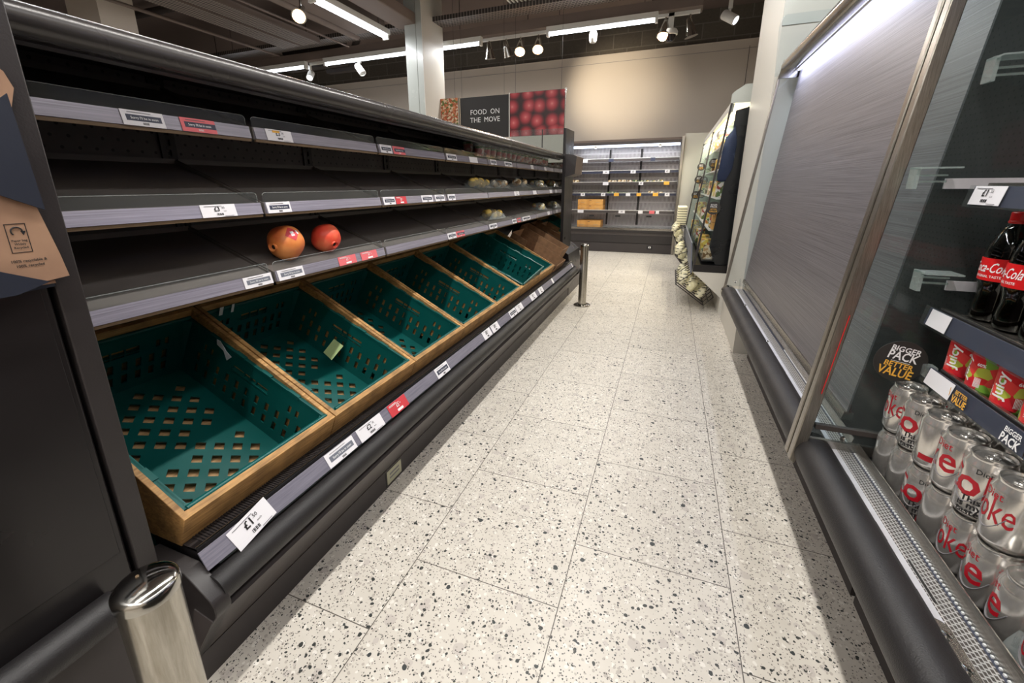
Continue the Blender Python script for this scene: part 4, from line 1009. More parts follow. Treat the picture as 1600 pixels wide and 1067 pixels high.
# cola bottles
def bottle_proto():
    o = thing('cola_bottle', 'x', 'drink bottle', (0, 0, 0), 'cola bottles on the middle shelf')
    prof = [(.022, 0), (.029, .004), (.0315, .012), (.031, .03), (.0285, .05), (.030, .065), (.0325, .08), (.0325, .122), (.0315, .135), (.027, .155), (.018, .175), (.0125, .187), (.0125, .192)]
    MB().lathe(prof, PETG, n=28).build('bottle_body', o)
    MB().lathe([(r - .0012, z + (.001 if i == 0 else 0)) for i, (r, z) in enumerate(prof) if z < .14], COLA, n=28).build('cola', o)
    lb = MB().lathe([(.0331, .080), (.0333, .082), (.0333, .120), (.0331, .122)], LRED, n=40)
    lb.textcyl('Coca-Cola', .026, (0, 0), .0337, 0, .104, WHT, .01, .55, shear=.25); lb.textcyl('ORIGINAL TASTE', .0065, (0, 0), .0337, 0, .088, WHT, .01, .9)
    lb.textcyl('Coca-Cola', .026, (0, 0), .0337, pi, .104, WHT, .01, .55, shear=.25); lb.textcyl('ORIGINAL TASTE', .0065, (0, 0), .0337, pi, .088, WHT, .01, .9)
    lb.build('label', o)
    cp = MB().lathe([(.0140, .186), (.0148, .188), (.0148, .190), (.0138, .191), (.0138, .205), (.0125, .2065), (0, .2065)], LRED, n=30)
    cp.build('cap', o); return o
bt = bottle_proto(); first = True
for rx, x in enumerate((.60, .668)):
    for k in range(6 if rx == 0 else 5):
        y = 1.085 - k * .0685 - rx * .01
        lab = 'cola bottle with red cap and label, %s row, %s from the glass divider' % (('front', 'rear')[rx], ORD[k])
        o = bt if first else copy_tree(bt); first = False
        o.location = (x, y, .831); o.rotation_euler = (0, 0, pi + (.35, -.15, .2, 0, .3, .1)[k]); o['label'] = lab
# juice cans on the low shelf
def juice_proto():
    o = thing('juice_can', 'x', 'juice can', (0, 0, 0), 'red and green juice cans on the low shelf')
    b = MB().lathe([(.0245, 0), (.0265, .003), (.0325, .008), (.0325, .070), (.030, .076), (.0275, .079)], CANJ, n=32)
    r2 = .0329
    def vtext(s, size, ang, z, bold=.02, m=WHT):
        vs, fs = text_geo(s, bold, ('y', .15)); out = []
        for v in vs:
            a = ang - v.y * size / r2; out.append((cos(a) * r2, sin(a) * r2, z + v.x * size))
        b.add(out, fs, m)
    for a in (0, 2.2, 4.3):
        vtext('Juicy', .025, a, .045); b.textcyl('60%', .008, (0, 0), r2, a + .9, .056, WHT, .03); vtext('LIGHT', .007, a - .45, .03)
        for k in range(7):
            q = a + .75 + k * .045; b.add([(cos(q) * r2, sin(q) * r2, .014), (cos(q + .024) * r2, sin(q + .024) * r2, .014), (cos(q + .024) * r2, sin(q + .024) * r2, .032), (cos(q) * r2, sin(q) * r2, .032)], [(0, 1, 2, 3)], WHT)
    b.build('can_body', o)
    MB().lathe([(.0275, .079), (.028, .0825), (.0265, .082), (.0255, .079), (0, .079)], CAN, n=32).build('lid', o)
    return o
jc = juice_proto(); first = True
for rx, x in enumerate((.578, .646)):
    for k in range(6):
        y = 1.062 - k * .07
        o = jc if first else copy_tree(jc); first = False
        o.location = (x, y, .7165); o.rotation_euler = (0, 0, pi + (.3, -.4, .15, .5, 0, .2)[k] + rx); o['label'] = 'red and green juice can on the low shelf, %s row, %s from the glass divider' % (('front', 'rear')[rx], ORD[k])
# dim packs behind and hangers
for k, (y, z, m, w_) in enumerate([(1.02, .70, REDIN, .3), (.7, .72, DARKIN, .25)]):
    pass
hb = thing('stacked_pack', 'dim dark red multipack standing at the back of the drinks case', 'drinks pack', (1.0, .95, 1.1))
part(MB().box(.80, 1.2, .72, 1.14, 1.12, 1.24, REDIN), 'pack_body', hb, bev=.01)
part(MB().box(.86, 1.2, .74, 1.13, .845, .98, REDIN).box(.855, .86, .78, 1.0, .86, .95, DARKIN), 'lower_pack', hb, bev=.01)
for x0, x1, z in ((.447, .508, 1.09), (.494, .554, .885), (.52, .585, 1.278)):
    part(MB().box(x0, x1, 1.146, 1.149, z, z + .004, HAZY).box(x0, x1, 1.146, 1.149, z + .012, z + .016, HAZY).box(x0, x1, 1.10, 1.149, z + .026, z + .029, HAZY).box(x0, x0 + .006, 1.12, 1.149, z - .012, z + .03, HAZY), 'clear_bracket', rn, 'clear plastic bracket')
    part(MB().box(x1, x1 + .12, 1.15, 1.155, z - .012, z + .008, GALV), 'arm_bracket', rn)

# ------------------------------------------------------------------ sandwich case beyond the white pier
def XD(z): return .235 + (z - .415) * .1035
dc = thing('chilled_food_case', 'angled chilled food case with clear doors beyond the white pier', 'refrigerated display case', (.7, 5.5, 0))
DA, DB = 4.0, 7.1
part(MB().prism([(.475, 0), (1.2, 0), (1.2, .15), (.475, .15)], DA, DB, PIER), 'plinth', dc)
part(MB().prism([(.236, .362), (.475, .15), (1.2, .15), (1.2, .364)], DA, DB, PIER), 'sloped_base', dc)
part(MB().prism([(.236, .364), (1.2, .364), (1.2, .428), (.237, .425)], DA, DB, BLK2), 'lower_panel', dc)
part(MB().box(1.15, 1.2, DA, DB, .43, 1.7, WPL), 'back_panel', dc)
part(MB().prism([(.367, 1.69), (.368, 1.755), (.385, 1.772), (.455, 1.818), (1.2, 1.825), (1.2, 1.69)], DA, DA + .02, PIERG), 'header_end', dc)
part(MB().prism([(.380, 1.70), (.45, 1.80), (1.2, 1.81), (1.2, 1.70)], DA + .02, DB, PIERG), 'header', dc)
part(MB().box(.42, .50, DA + .05, DB, 1.675, 1.685, LEDD), 'light_strip', dc, 'warm light strip')
part(MB().prism([(.25, .43), (XD(1.69) + .015, 1.69), (1.15, 1.69), (1.15, .43)], DA + .004, DA + .008, GLS), 'end_glass', dc)
part(MB().prism([(XD(.43), .43), (XD(1.69), 1.69), (XD(1.69) + .014, 1.69), (XD(.43) + .014, .43)], DA, DA + .02, BLK), 'end_frame', dc)
for ya in (5.45, 6.95):
    d = part(MB().prism([(XD(.43) + .012, .43), (XD(1.69) + .012, 1.69), (1.15, 1.69), (1.15, .43)], ya + .006, ya + .010, PALE), 'glass_fin', dc, 'clear glass fin')
    part(MB().prism([(XD(.43), .43), (XD(1.69), 1.69), (XD(1.69) + .014, 1.69), (XD(.43) + .014, .43)], ya, ya + .02, BLK), 'fin_frame', d)
part(MB().prism([(XD(1.63), 1.63), (XD(1.69), 1.69), (XD(1.69) + .03, 1.69), (XD(1.63) + .03, 1.63)], DA + .03, 6.95, WPL), 'front_header', dc)  # white colour stands in for the glow along the top of the case
part(MB().prism([(.412, 1.64), (.49, 1.66), (.56, 1.66), (.56, .43), (.405, .43), (.375, .50), (.345, .58), (.36, .72), (.385, .98), (.40, 1.2)], DA + .03, DA + .04, BLK2), 'dark_liner', dc)
def pouch():
    pts = [(.425, 1.545), (.405, 1.50), (.365, 1.44), (.352, 1.36), (.343, 1.22), (.335, 1.15), (.340, 1.115), (.36, 1.108), (.402, 1.112), (.44, 1.2), (.45, 1.4)]
    m = MB(); n = len(pts); cx = sum(p[0] for p in pts) / n; cz = sum(p[1] for p in pts) / n
    rings = [(1, DA + .028), (.95, DA + .016), (.6, DA + .012)]
    vs = []
    for s, y in rings: vs += [(cx + (x - cx) * s, y, cz + (z - cz) * s) for x, z in pts]
    m.add(vs, [(i * n + k, i * n + (k + 1) % n, (i + 1) * n + (k + 1) % n, (i + 1) * n + k) for i in range(2) for k in range(n)] + [tuple(2 * n + k for k in range(n))], POUCH)
    return m.build('foil_pouch')
tag(pouch(), 'crinkled navy foil pouch hanging inside the end of the food case', 'pouch')
# shelves and packs
first = {}
for si, z in enumerate((.46, .72, .98, 1.22, 1.44)):
    x0 = XD(z) + .06
    part(MB().box(x0, 1.14, DA + .06, DB - .02, z - .012, z, WPL if si else BLK2), 'shelf', dc)
    y = DA + .13 + si * .05; k = 0
    while y < DB - .2:
        kind = rr.randrange(4); h = rr.uniform(.08, .16); wd = rr.uniform(.1, .17)
        if rr.random() < .62:
            nm = ('sandwich_pack', 'salad_bowl', 'fruit_pack', 'snack_pack')[kind]
            mb = MB()
            if kind == 1: mb.lathe([(.035, 0), (.06, .05), (.063, .055), (.05, .065), (0, .07)], FOODS[0], (x0 + .07, y + .06, z + .001), 16)
            elif kind == 0: mb.prism([(y, z + .001), (y + .12, z + .001), (y + .01, z + .12)], x0 + .01, x0 + .09, FOODS[1], ax='x')
            else: mb.box(x0 + .01, x0 + .1, y, y + wd * .85, z + .001, z + h, FOODS[2 if kind == 2 else 3])
            place = ['nearest the white pier', 'second along', 'third along', 'fourth along', 'fifth along', 'sixth along', 'seventh along', 'eighth along', 'ninth along', 'tenth along', 'eleventh along', 'twelfth along', 'thirteenth along', 'fourteenth along', 'fifteenth along', 'sixteenth along', 'seventeenth along', 'eighteenth along', 'nineteenth along', 'twentieth along', 'last but two', 'last but one', 'last'][min(22, k)]
            tag(mb.build(nm, bev=.004 if kind > 1 else 0), '%s, %s shelf up in the angled food case, %s' % (nm.replace('_', ' '), ORD[si], place), 'food pack', 'food packs in the angled case')
            k += 1
        y += .155
SL = ['highest round black sticker of the far group, left column', 'middle round black sticker of the far group, left column', 'middle round black sticker of the far group, right column', 'lowest round black sticker of the far group, left column', 'lowest round black sticker of the far group, right column', 'round black sticker at mid height in the nearer bay of the food case', 'round black sticker near the top of the food case', 'largest round black sticker, on the end glass of the food case']
for i, (x, y, z, r) in enumerate([(.330, 6.3, 1.304, .047), (.318, 6.3, 1.147, .05), (.371, 6.2, 1.137, .05), (.303, 6.3, .954, .05), (.362, 6.2, .97, .052), (.397, 5.3, 1.304, .05), (.439, 5.3, 1.585, .05), (.338, DA - .001, .90, .053)]):
    m = MB().lathe([(r, 0), (r, .002), (0, .002)], BOARD, n=28, M=Matrix.Translation((x, y, z)) @ Matrix.Rotation(pi / 2, 4, 'X'))
    U, V = (1, 0, 0), (0, 0, 1)
    m.text('BIGGER', r * .26, (x, y - .0024, z + r * .5), U, V, WHT); m.text('PACK', r * .38, (x, y - .0024, z + r * .2), U, V, WHT)
    m.text('BETTER', r * .26, (x, y - .0024, z - r * .18), U, V, YEL); m.text('VALUE', r * .38, (x, y - .0024, z - r * .5), U, V, YEL)
    tag(m.build('round_sticker'), SL[i], 'sticker', 'round stickers on the food case')
wbx = thing('display_crate', 'light wooden display crate in the near end of the food case', 'wooden crate', (.42, 4.15, .73)); part(MB().box(.345, .50, DA + .045, 4.3, .722, .84, CARDO).box(.345, .5, DA + .043, 4.3, .778, .782, CARD), 'crate_body', wbx)
part(MB().box(.36, .48, DA + .06, 4.28, .84, .85, FOODS[2]), 'contents', wbx)
# wire baskets hung under the front
def basket(y0, y1, prof, label, npk):
    o = thing('wire_basket', label, 'wire basket', ((prof[0][0] + prof[2][0]) / 2, (y0 + y1) / 2, prof[1][1]), 'wire baskets hung along the front of the food case')
    m = MB(); n = len(prof)
    for k in range(7):
        y = y0 + (y1 - y0) * k / 6
        m.tube([(x, y, z) for x, z in prof], .005, WIRE, 5)
    P_ = []
    for i in range(n - 1):
        for t in (0, .5): P_.append((prof[i][0] * (1 - t) + prof[i + 1][0] * t, prof[i][1] * (1 - t) + prof[i + 1][1] * t))
    P_.append(prof[-1])
    for x, z in P_: m.tube([(x, y0, z), (x, y1, z)], .005, WIRE, 5)
    m.build('wire_frame', o)
    (ax_, az), (bx_, bz) = prof[1], prof[2]
    for k in range(npk):
        for j in range(3):
            t = .12 + j * .32; px, pz = ax_ + (bx_ - ax_) * t, az + (bz - az) * t
            y = y0 + .03 + (y1 - y0 - .06) * (k + .5) / npk
            M = Matrix.Translation((px + .008, y, pz + .012)) @ Matrix.Rotation(rr.uniform(.3, .75), 4, 'Y')
            b = MB().lathe([(.027, 0), (.031, .006), (.031, .08), (.02, .095), (.012, .10), (.012, .115), (0, .115)], (PLAID, CREAM, PLAID)[(j + k) % 3], n=14, M=M)
            tag(b.build('cream_carton'), 'cream coloured pack in the %s, %s from its near end, %s' % (label.split(' hung')[0], ORD[k], ('outer row', 'middle row', 'inner row')[j]), 'drink pack', 'cream packs in the wire baskets')
basket(4.08, 4.78, [(.235, .33), (.115, .225), (.36, .05), (.43, .13)], 'nearest wire basket hung below the food case', 6)
basket(4.86, 5.5, [(.232, .42), (.10, .37), (.21, .235), (.30, .26)], 'middle wire basket hung below the food case', 5)
basket(5.58, 6.3, [(.20, .60), (.055, .545), (.14, .36), (.225, .41)], 'furthest wire basket hung below the food case', 5)
part(MB().prism([(.205, .60), (.215, .60), (.236, .33), (.226, .33)], 4.1, 6.35, GREYC), 'ticket_rail', dc)
tag(MB().box(.10, .21, 5.9, 6.3, .60, .82, PLAID).build('checked_box', bev=.004), 'brown checked box standing at the far front of the food case', 'box')

# ------------------------------------------------------------------ chilled case on the far wall
bc = thing('wall_display_case', 'open fronted chilled case with five shelves standing against the far wall', 'refrigerated display case', (-.72, 7.7, 0))
BX0, BX1, BY = -1.66, .085, 7.4
part(MB().box(BX0, BX1, BY + .01, 7.98, 0, .155, KICK), 'kick_plate', bc)
part(MB().box(BX0, BX1, BY, 7.98, .16, .285, BLK), 'fascia', bc)
part(MB().box(BX0, BX1, BY - .006, 7.98, .287, .335, GRAPH).box(BX0, BX1, BY - .03, 7.98, .338, .37, BLK), 'front_ledge', bc)
part(MB().box(BX0, BX1, BY - .035, BY + .06, .372, .405, STEELY).box(BX0, BX1, BY + .06, 7.98, .372, .38, GALV), 'deck', bc)
part(MB().box(BX0 + .02, BX1, BY + .04, BY + .045, .405, .44, ACR), 'clear_front', bc)
part(MB().box(BX0, BX1, 7.9, 7.95, .38, 1.72, PEGL), 'back_panel', bc)
part(MB().box(BX0, BX1, BY + .02, 7.98, 1.735, 1.78, DUCT).box(BX0, BX1, BY, BY + .03, 1.70, 1.745, GRAPH), 'canopy', bc)
part(MB().box(BX0 + .02, BX1 - .02, BY + .005, BY + .06, 1.665, 1.70, emis('case_tube', (226, 236, 255), 3)), 'light_strip', bc, 'bright white light strip')
for x in (-1.2, -.22): part(MB().lathe([(.014, 0), (.022, 0), (.022, .006), (.014, .006)], WPL, n=18, M=Matrix.Translation((x, BY + .004, 1.672)) @ Matrix.Rotation(pi / 2, 4, 'X')), 'ring_tab', bc)
part(MB().box(BX1, BX1 + .035, BY - .02, 7.98, 0, 1.79, STEEL).box(BX1 - .006, BX1, BY - .01, BY + .02, .40, 1.7, BLK), 'end_post', bc)
part(MB().box(BX0 - .03, BX0, BY - .02, 7.98, 0, 1.76, STEEL), 'end_post', bc)
ls = part(MB().box(-.29, -.20, BY + .008, BY + .009, .065, .125, INK).lathe([(.02, 0), (.02, .003), (0, .003)], WHT, n=16, M=Matrix.Translation((-.245, BY + .008, .10)) @ Matrix.Rotation(pi / 2, 4, 'X')).box(-.25, -.24, BY + .003, BY + .005, .08, .12, INK), 'socket_cover', bc, 'white socket cover')
for x in (-1.02, -.51):
    part(MB().box(x - .014, x + .014, 7.86, 7.90, .42, 1.66, BLK), 'upright', bc)
SHZ = [.66, .935, 1.11, 1.29, 1.475]
for k, z in enumerate(SHZ):
    yf = BY + (.06 if k == 0 else .12)
    s_ = part(MB().box(BX0 + .01, BX1 - .01, yf + .01, 7.86, z - .008, z, GALV if k else GALV), 'shelf', bc)
    part(MB().box(BX0 + .01, BX1 - .01, yf + .006, yf + .01, z - .018, z + .022, NAVY if k in (1, 3) else GRAPH).box(BX0 + .01, BX1 - .01, yf, yf + .008, z + .020, z + .028, WPL), 'price_strip', s_)
    for (a, b, kk) in {0: [(-1.46, -1.36, 'blank'), (-.78, -.68, 'price'), (-.47, -.40, 'blank'), (-.3, -.22, 'red'), (-.2, -.15, 'blank')], 1: [(-1.43, -1.36, 'price'), (-1.09, -1.02, 'price'), (-.88, -.80, 'yel'), (-.69, -.62, 'blank'), (-.52, -.45, 'yel'), (-.27, -.19, 'yel'), (-.09, -.02, 'price')],
                       2: [(-1.07, -.98, 'blank'), (-.50, -.43, 'price'), (-.12, -.04, 'yel')], 3: [(-1.08, -.98, 'price'), (-.64, -.56, 'price'), (-.12, -.05, 'price')], 4: [(-1.42, -1.34, 'price'), (-1.0, -.92, 'navy'), (-.35, -.28, 'navy')]}[k]:
        col = {'blank': WHITE, 'price': WHITE, 'yel': YEL, 'red': PINKR, 'navy': NAVY}[kk]
        tm = MB().box(a, b, yf - .003, yf - .001, z - .025, z + .025, col)
        if kk == 'price': tm.text('£2', .03, ((a + b) / 2, yf - .0035, z + .002), (1, 0, 0), (0, 0, 1), INK, .02)
        part(tm, 'price_ticket', s_)
for x, z in ((-1.22, .592), (-.79, .592), (-.30, .592)): part(MB().box(x - .04, x + .04, BY + .05, BY + .055, z - .012, z + .012, INK), 'black_clip', bc)
def fbox(x0, x1, z, h, label, y=BY + .1):
    o = thing('food_carton', label, 'cardboard carton', ((x0 + x1) / 2, y + .1, z), 'orange cartons in the far wall case')
    part(MB().box(x0, x1, y, y + .3, z, z + h, CARDO), 'carton_body', o, bev=.004)
    part(MB().box((x0 + x1) / 2 - .02, (x0 + x1) / 2 + .02, y - .002, y, z + h * .8, z + h * .9, CARD).box(x0 + .05, x0 + .12, y - .002, y, z + h * .4, z + h * .5, WOODD).box(x1 - .12, x1 - .05, y - .002, y, z + h * .4, z + h * .5, WOODD), 'print', o)
fbox(-1.47, -1.07, .385, .12, 'orange cardboard carton on the bottom deck of the far case')
fbox(-1.47, -1.05, .662, .10, 'lower of two orange cartons on the first shelf of the far case'); fbox(-1.47, -1.05, .764, .09, 'upper of two orange cartons on the first shelf of the far case')
packs = [(1, -1.45, .10, .03, 0), (1, -1.34, .10, .03, 0), (1, -1.22, .12, .03, 0), (1, -1.0, .16, .04, 0), (1, -.82, .16, .03, 0), (1, -.7, .1, .025, 0), (2, -1.6, .12, .06, 1), (2, -1.0, .15, .05, 1), (2, -.84, .14, .055, 1), (2, -.69, .08, .05, 1), (2, -.6, .08, .05, 0), (2, -.51, .08, .04, 0), (2, -.42, .08, .045, 3), (2, -.33, .1, .04, 3), (2, -.22, .1, .05, 3), (1, -.35, .1, .05, 1), (1, -.22, .1, .04, 1)]
for k, (si, x, w_, h, f) in enumerate(packs):
    z = SHZ[si] + .001
    mb = MB().prism([(x, z), (x + w_, z), (x + w_ * .94, z + h), (x + w_ * .1, z + h * 1.05)], BY + .14, BY + .3, FOODS[f])
    tag(mb.build('salad_pack' if f == 0 else 'food_pack', bev=.004), '%s pack, %s shelf of the far case, %s from its left' % (['green salad', 'pale sandwich', 'fruit', 'mixed'][f], ['lowest', 'second lowest', 'third lowest'][si], ORD[[p[1] for p in sorted([q for q in packs if q[0] == si], key=lambda q: q[1])].index(x)]), 'food pack', 'food packs in the far wall case')

# ------------------------------------------------------------------ signs hung over the aisle end
SY = 5.6
sg = thing('hanging_sign', 'black hanging sign reading food on the move', 'sign', (-2.37, SY, 1.7))
part(MB().box(-2.725, -2.04, SY, SY + .012, 1.70, 2.208, BOARD), 'board', sg)
tm = MB(); tm.text('FOOD  ON', .088, (-2.37, SY - .001, 2.02), (1, 0, 0), (0, 0, 1), WHT, .0, .95); tm.text('THE  MOVE', .088, (-2.37, SY - .001, 1.925), (1, 0, 0), (0, 0, 1), WHT, .0, .95); part(tm, 'lettering', sg)
sa = thing('picture_panel', 'hanging picture panel of red apples, right of the black sign', 'picture', (-1.67, SY, 1.7))
part(MB().box(-2.02, -1.31, SY, SY + .012, 1.70, 2.215, SOIL), 'board', sa)
m = MB().box(-2.018, -1.312, SY - .001, SY, 1.702, 2.213, APPLEP)
part(m, 'printed_apples', sa)
part(MB().box(-2.034, -2.022, SY - .006, SY + .018, 1.69, 2.22, WPL).box(-1.31, -1.285, SY - .006, SY + .018, 2.175, 2.225, CHROME).tube([(-1.30, SY, 1.7), (-1.30, SY, 2.18)], .005, CHROME, 8), 'hanger_strip', sa)
sp = thing('picture_panel', 'hanging picture panel of food behind the white column, left of the black sign', 'picture', (-2.95, SY, 1.7))
part(MB().box(-3.2, -2.765, SY, SY + .012, 1.72, 2.22, SALADP), 'board', sp); part(MB().box(-2.745, -2.735, SY - .006, SY + .016, 1.69, 2.215, CHROME), 'hanger_strip', sp)
for o_, xs in ((sg, (-2.70, -2.10)), (sa, (-1.95, -1.36)), (sp, (-3.1, -2.80))):
    for x in xs: part(MB().tube([(x, SY + .006, 2.2), (x, SY + .006, ZC)], .0015, WIRE, 5), 'hanging_wire', o_)

# ------------------------------------------------------------------ ceiling services
def tube_light(name_label, a, b, z, w=.05, strength=LEDW, along='x', body=True):
    o = thing('strip_light', name_label, 'strip light', ((a[0] + b[0]) / 2, (a[1] + b[1]) / 2, z), 'tube strip lights under the ceiling')
    if along == 'x':
        part(MB().box(a[0], b[0], a[1] - .035, a[1] + .035, z + .03, z + .09, WPL), 'housing', o)
        part(MB().tube([(a[0] + .03, a[1], z + .012), (b[0] - .03, a[1], z + .012)], .02, strength, 12), 'tube', o, 'bright tube')
        part(MB().box(a[0], a[0] + .03, a[1] - .03, a[1] + .03, z - .015, z + .03, WPL).box(b[0] - .03, b[0], a[1] - .03, a[1] + .03, z - .015, z + .03, WPL), 'end_holder', o)
    else:
        part(MB().box(a[0] - .06, a[0] + .06, a[1], b[1], z + .03, z + .09, WPL), 'housing', o)
        part(MB().tube([(a[0], a[1] + .03, z + .012), (a[0], b[1] - .03, z + .012)], .025, strength, 12), 'tube', o, 'bright tube')
        part(MB().box(a[0] - .04, a[0] + .04, a[1], a[1] + .03, z - .02, z + .03, WPL).box(a[0] - .04, a[0] + .04, b[1] - .03, b[1], z - .02, z + .03, WPL), 'end_holder', o)
    for t in (.12, .88):
        x, y = a[0] + (b[0] - a[0]) * t, a[1] + (b[1] - a[1]) * t
        part(MB().tube([(x, y, z + .09), (x, y, ZC)], .004, DUCTD, 6), 'drop_rod', o)
    return o
LY = 5.84
tube_light('strip light furthest left on the cross trunking', (-7.2, LY), (-5.48, LY), 2.88)
tube_light('long strip light passing behind the white column', (-5.12, LY), (-2.5, LY), 2.88)
tube_light('right hand strip light on the cross trunking above the far case', (-1.62, LY), (-.32, LY), 2.88)
tube_light('strip light running away from the viewer, left of the white column', (-3.55, 3.95), (-3.55, 5.22), 2.90, along='y')
tube_light('strip light over the aisle just out of view', (-.34, -1.4), (-.34, 3.6), 3.0, along='y')
tube_light('added unseen fill light above the right hand cases', (.92, -1.4), (.92, 3.0), 3.0, along='y')  # unseen fixture, added with its lamp to throw light into the left shelves
tube_light('added unseen fill light behind the viewer', (-1.6, -1.9), (1.0, -1.9), 3.0)  # unseen fixture, added to send light forward into the shelves
tube_light('strip light above the rear of the produce case', (-2.6, -1.5), (-2.6, 3.2), 3.0, along='y')
tr = thing('cable_trunking', 'grey cross trunking carrying the lights and spot lamps', 'cable trunking', (-3, 5.9, 2.95))
part(MB().box(-8.5, .14, LY - .01, LY + .22, 2.975, 3.085, DUCT), 'trunking', tr)
for a_, b_ in ((-2.6, .12), (-6.3, -4.4)): part(MB().box(a_, b_, LY + .09, LY + .13, 2.94, 2.974, WPL), 'lamp_track', tr)
for i, x in enumerate((-7.5, -5.5, -3.5, -1.9, -.4)):
    part(MB().tube([(x, LY + .1, 3.085), (x, LY + .1, ZC)], .006, DUCTD, 6), 'drop_rod', tr)
wt = thing('cable_tray', 'perforated cable tray running across in front of the trunking', 'cable tray', (-3, 5.6, 3.1))
part(MB().box(-8.5, .3, 5.48, 5.72, 3.10, 3.108, TRAYX).box(-8.5, .3, 5.475, 5.48, 3.10, 3.15, TRAYX).box(-8.5, .3, 5.72, 5.725, 3.10, 3.15, TRAYX), 'tray', wt)
for y0_, y1_, x, lab in ((3.75, 5.32, -5.22, 'left'), (3.75, 5.32, -4.86, 'right')):
    o = thing('cable_tray', '%s one of the twin light grey trays on the far left of the ceiling' % lab, 'cable tray', (x, 4.5, 3.0))
    part(MB().box(x - .15, x + .15, y0_ - 2.0, y1_, 3.0, 3.01, TRAYM).box(x - .155, x - .15, y0_ - 2.0, y1_, 3.0, 3.07, DUCT).box(x + .15, x + .155, y0_ - 2.0, y1_, 3.0, 3.07, DUCT), 'tray', o)
ht = thing('ceiling_heater', 'ribbed metal unit hung under the ceiling above the apple picture', 'ceiling unit', (-1.75, 5.5, 3.16))
m = MB().box(-2.0, -1.42, 4.9, 5.5, 3.17, 3.24, DUCT)
for k in range(12): m.box(-1.98 + k * .047, -1.96 + k * .047, 4.9, 5.5, 3.155, 3.17, WPL)
part(m, 'ribbed_body', ht)
part(MB().box(-2.02, -1.35, 5.5, 5.54, 3.12, 3.2, DUCT), 'front_edge', ht)
for i, (a, b, r, lab) in enumerate([((-6.0, 2.2, 3.1), (-6.0, 6.2, 3.1), .02, 'thin pipe running along the far left of the ceiling'), ((-4.3, 1.5, 3.12), (-4.3, 5.6, 3.12), .06, 'thick pipe running away above the left lamp'),
                               ((-5.3, 6.6, 3.0), (-3.6, 5.0, 3.3), .05, 'dark slanting pipe left of the white column'), ((-8, 4.7, 3.5), (.9, 4.95, 3.5), .05, 'dark pipe crossing high above the aisle'),
                               ((-3.0, 4.2, 3.4), (-1.5, 6.2, 3.4), .09, 'fat duct slanting behind the white column'), ((-4.45, 3.0, 3.0), (-4.45, 5.6, 3.0), .012, 'slim conduit beside the thick pipe')]):
    tag(MB().tube([a, b], r, DUCTD if i in (2, 3) else DUCT, 14).build('ceiling_pipe'), lab, 'pipe')
tag(MB().box(-4.2, -3.72, 1.5, 5.45, 3.08, 3.22, DUCT).build('air_duct', bev=.01), 'flat rectangular duct above the left hand strip light', 'duct')
tag(MB().box(-3.4, -3.1, 1.5, 5.3, 3.0, 3.12, DUCT).build('air_duct', bev=.01), 'slim duct running beside the left hand strip light', 'duct')
tag(MB().tube([(-7.3, 5.2, 2.75), (-6.6, 5.6, 2.75)], .17, DUCTD, 20).build('round_duct'), 'round duct end showing above the produce case rail', 'duct')
tag(MB().box(-6.2, -5.0, 6.1, 6.25, 2.95, 3.3, DUCTD).box(-5.5, -4.9, 6.3, 6.4, 2.9, 3.1, DUCTD).build('dark_bracket'), 'dark angular steelwork above the far left trunking', 'bracket')

def spot(label, loc, kind, aim=(0, .3, -1), lit=None):
    o = thing('spot_lamp', label, 'spot lamp', loc, 'spot lamps on the ceiling track'); L_ = Vector(loc)
    M = Matrix.Translation(L_) @ (-Vector(aim)).to_track_quat('Z', 'Y').to_matrix().to_4x4()
    part(MB().tube([L_ + Vector((0, 0, .03)), L_ + Vector((0, 0, .16))], .012, WPL if kind != 'cone' else CHROME, 8), 'stem', o)
    if kind == 'cone':
        part(MB().lathe([(.075, -.13), (.07, -.13), (.045, -.02), (.03, .05), (.022, .06), (.0, .06)], CHROME, n=24, M=M).lathe([(.0, -.1), (.055, -.1), (.07, -.128)], WPL, n=20, M=M), 'reflector', o)
        if lit: part(MB().lathe([(0, -.175), (.035, -.165), (.06, -.14), (.06, -.12), (.05, -.105), (0, -.1)], lit, n=16, M=M), 'bulb', o, 'glowing bulb')
    else:
        part(MB().lathe([(.0, .08), (.045, .08), (.05, .07), (.05, -.09), (.042, -.09), (.04, -.07)], WPL, n=24, M=M), 'barrel', o)
        part(MB().lathe([(.0, -.08), (.041, -.08)], lit or WPL, n=20, M=M), 'lens', o, 'bright lens' if lit else None)
        part(MB().box(L_.x - .02, L_.x + .02, L_.y - .02, L_.y + .02, L_.z + .08, L_.z + .17, WPL), 'gear_box', o)
    return o
SYY = LY + .11
spot('silver cone lamp nearest the white column, unlit', (-2.44, SYY, 2.86), 'cone', (0, .2, -1))
spot('second silver cone lamp right of the white column, unlit', (-2.2, SYY, 2.86), 'cone', (.15, .4, -1))
spot('glowing warm lamp, left one of the bright pair', (-2.0, SYY, 2.86), 'cone', (.1, -.5, -.8), BULB)
spot('glowing warm lamp, right one of the bright pair', (-1.76, SYY, 2.86), 'cone', (.1, -.5, -.8), BULB)
spot('glowing warm lamp above the security camera', (-.24, SYY, 2.86), 'cone', (-.1, -.3, -.9), BULB)
spot('silver cone lamp right of the security camera, unlit', (.02, SYY, 2.84), 'cone', (.25, .1, -1))
spot('white barrel lamp in the top right of the far ceiling', (.42, SYY, 2.86), 'barrel', (.6, -.3, -.45), BULBW)
spot('white barrel lamp left of the white column', (-4.56, SYY, 2.80), 'barrel', (.5, -.1, -.6))
spot('lit white barrel lamp far left on the track', (-5.52, SYY, 2.80), 'barrel', (.3, -.6, -.5), BULBW)
spot('glowing warm lamp at the top left, beside the long strip light', (-3.72, 3.98, 2.84), 'cone', (.3, -.6, -.6), BULB)
pir = thing('motion_sensor', 'white capsule sensor hanging under the right hand strip light', 'sensor', (-1.05, LY, 2.74))
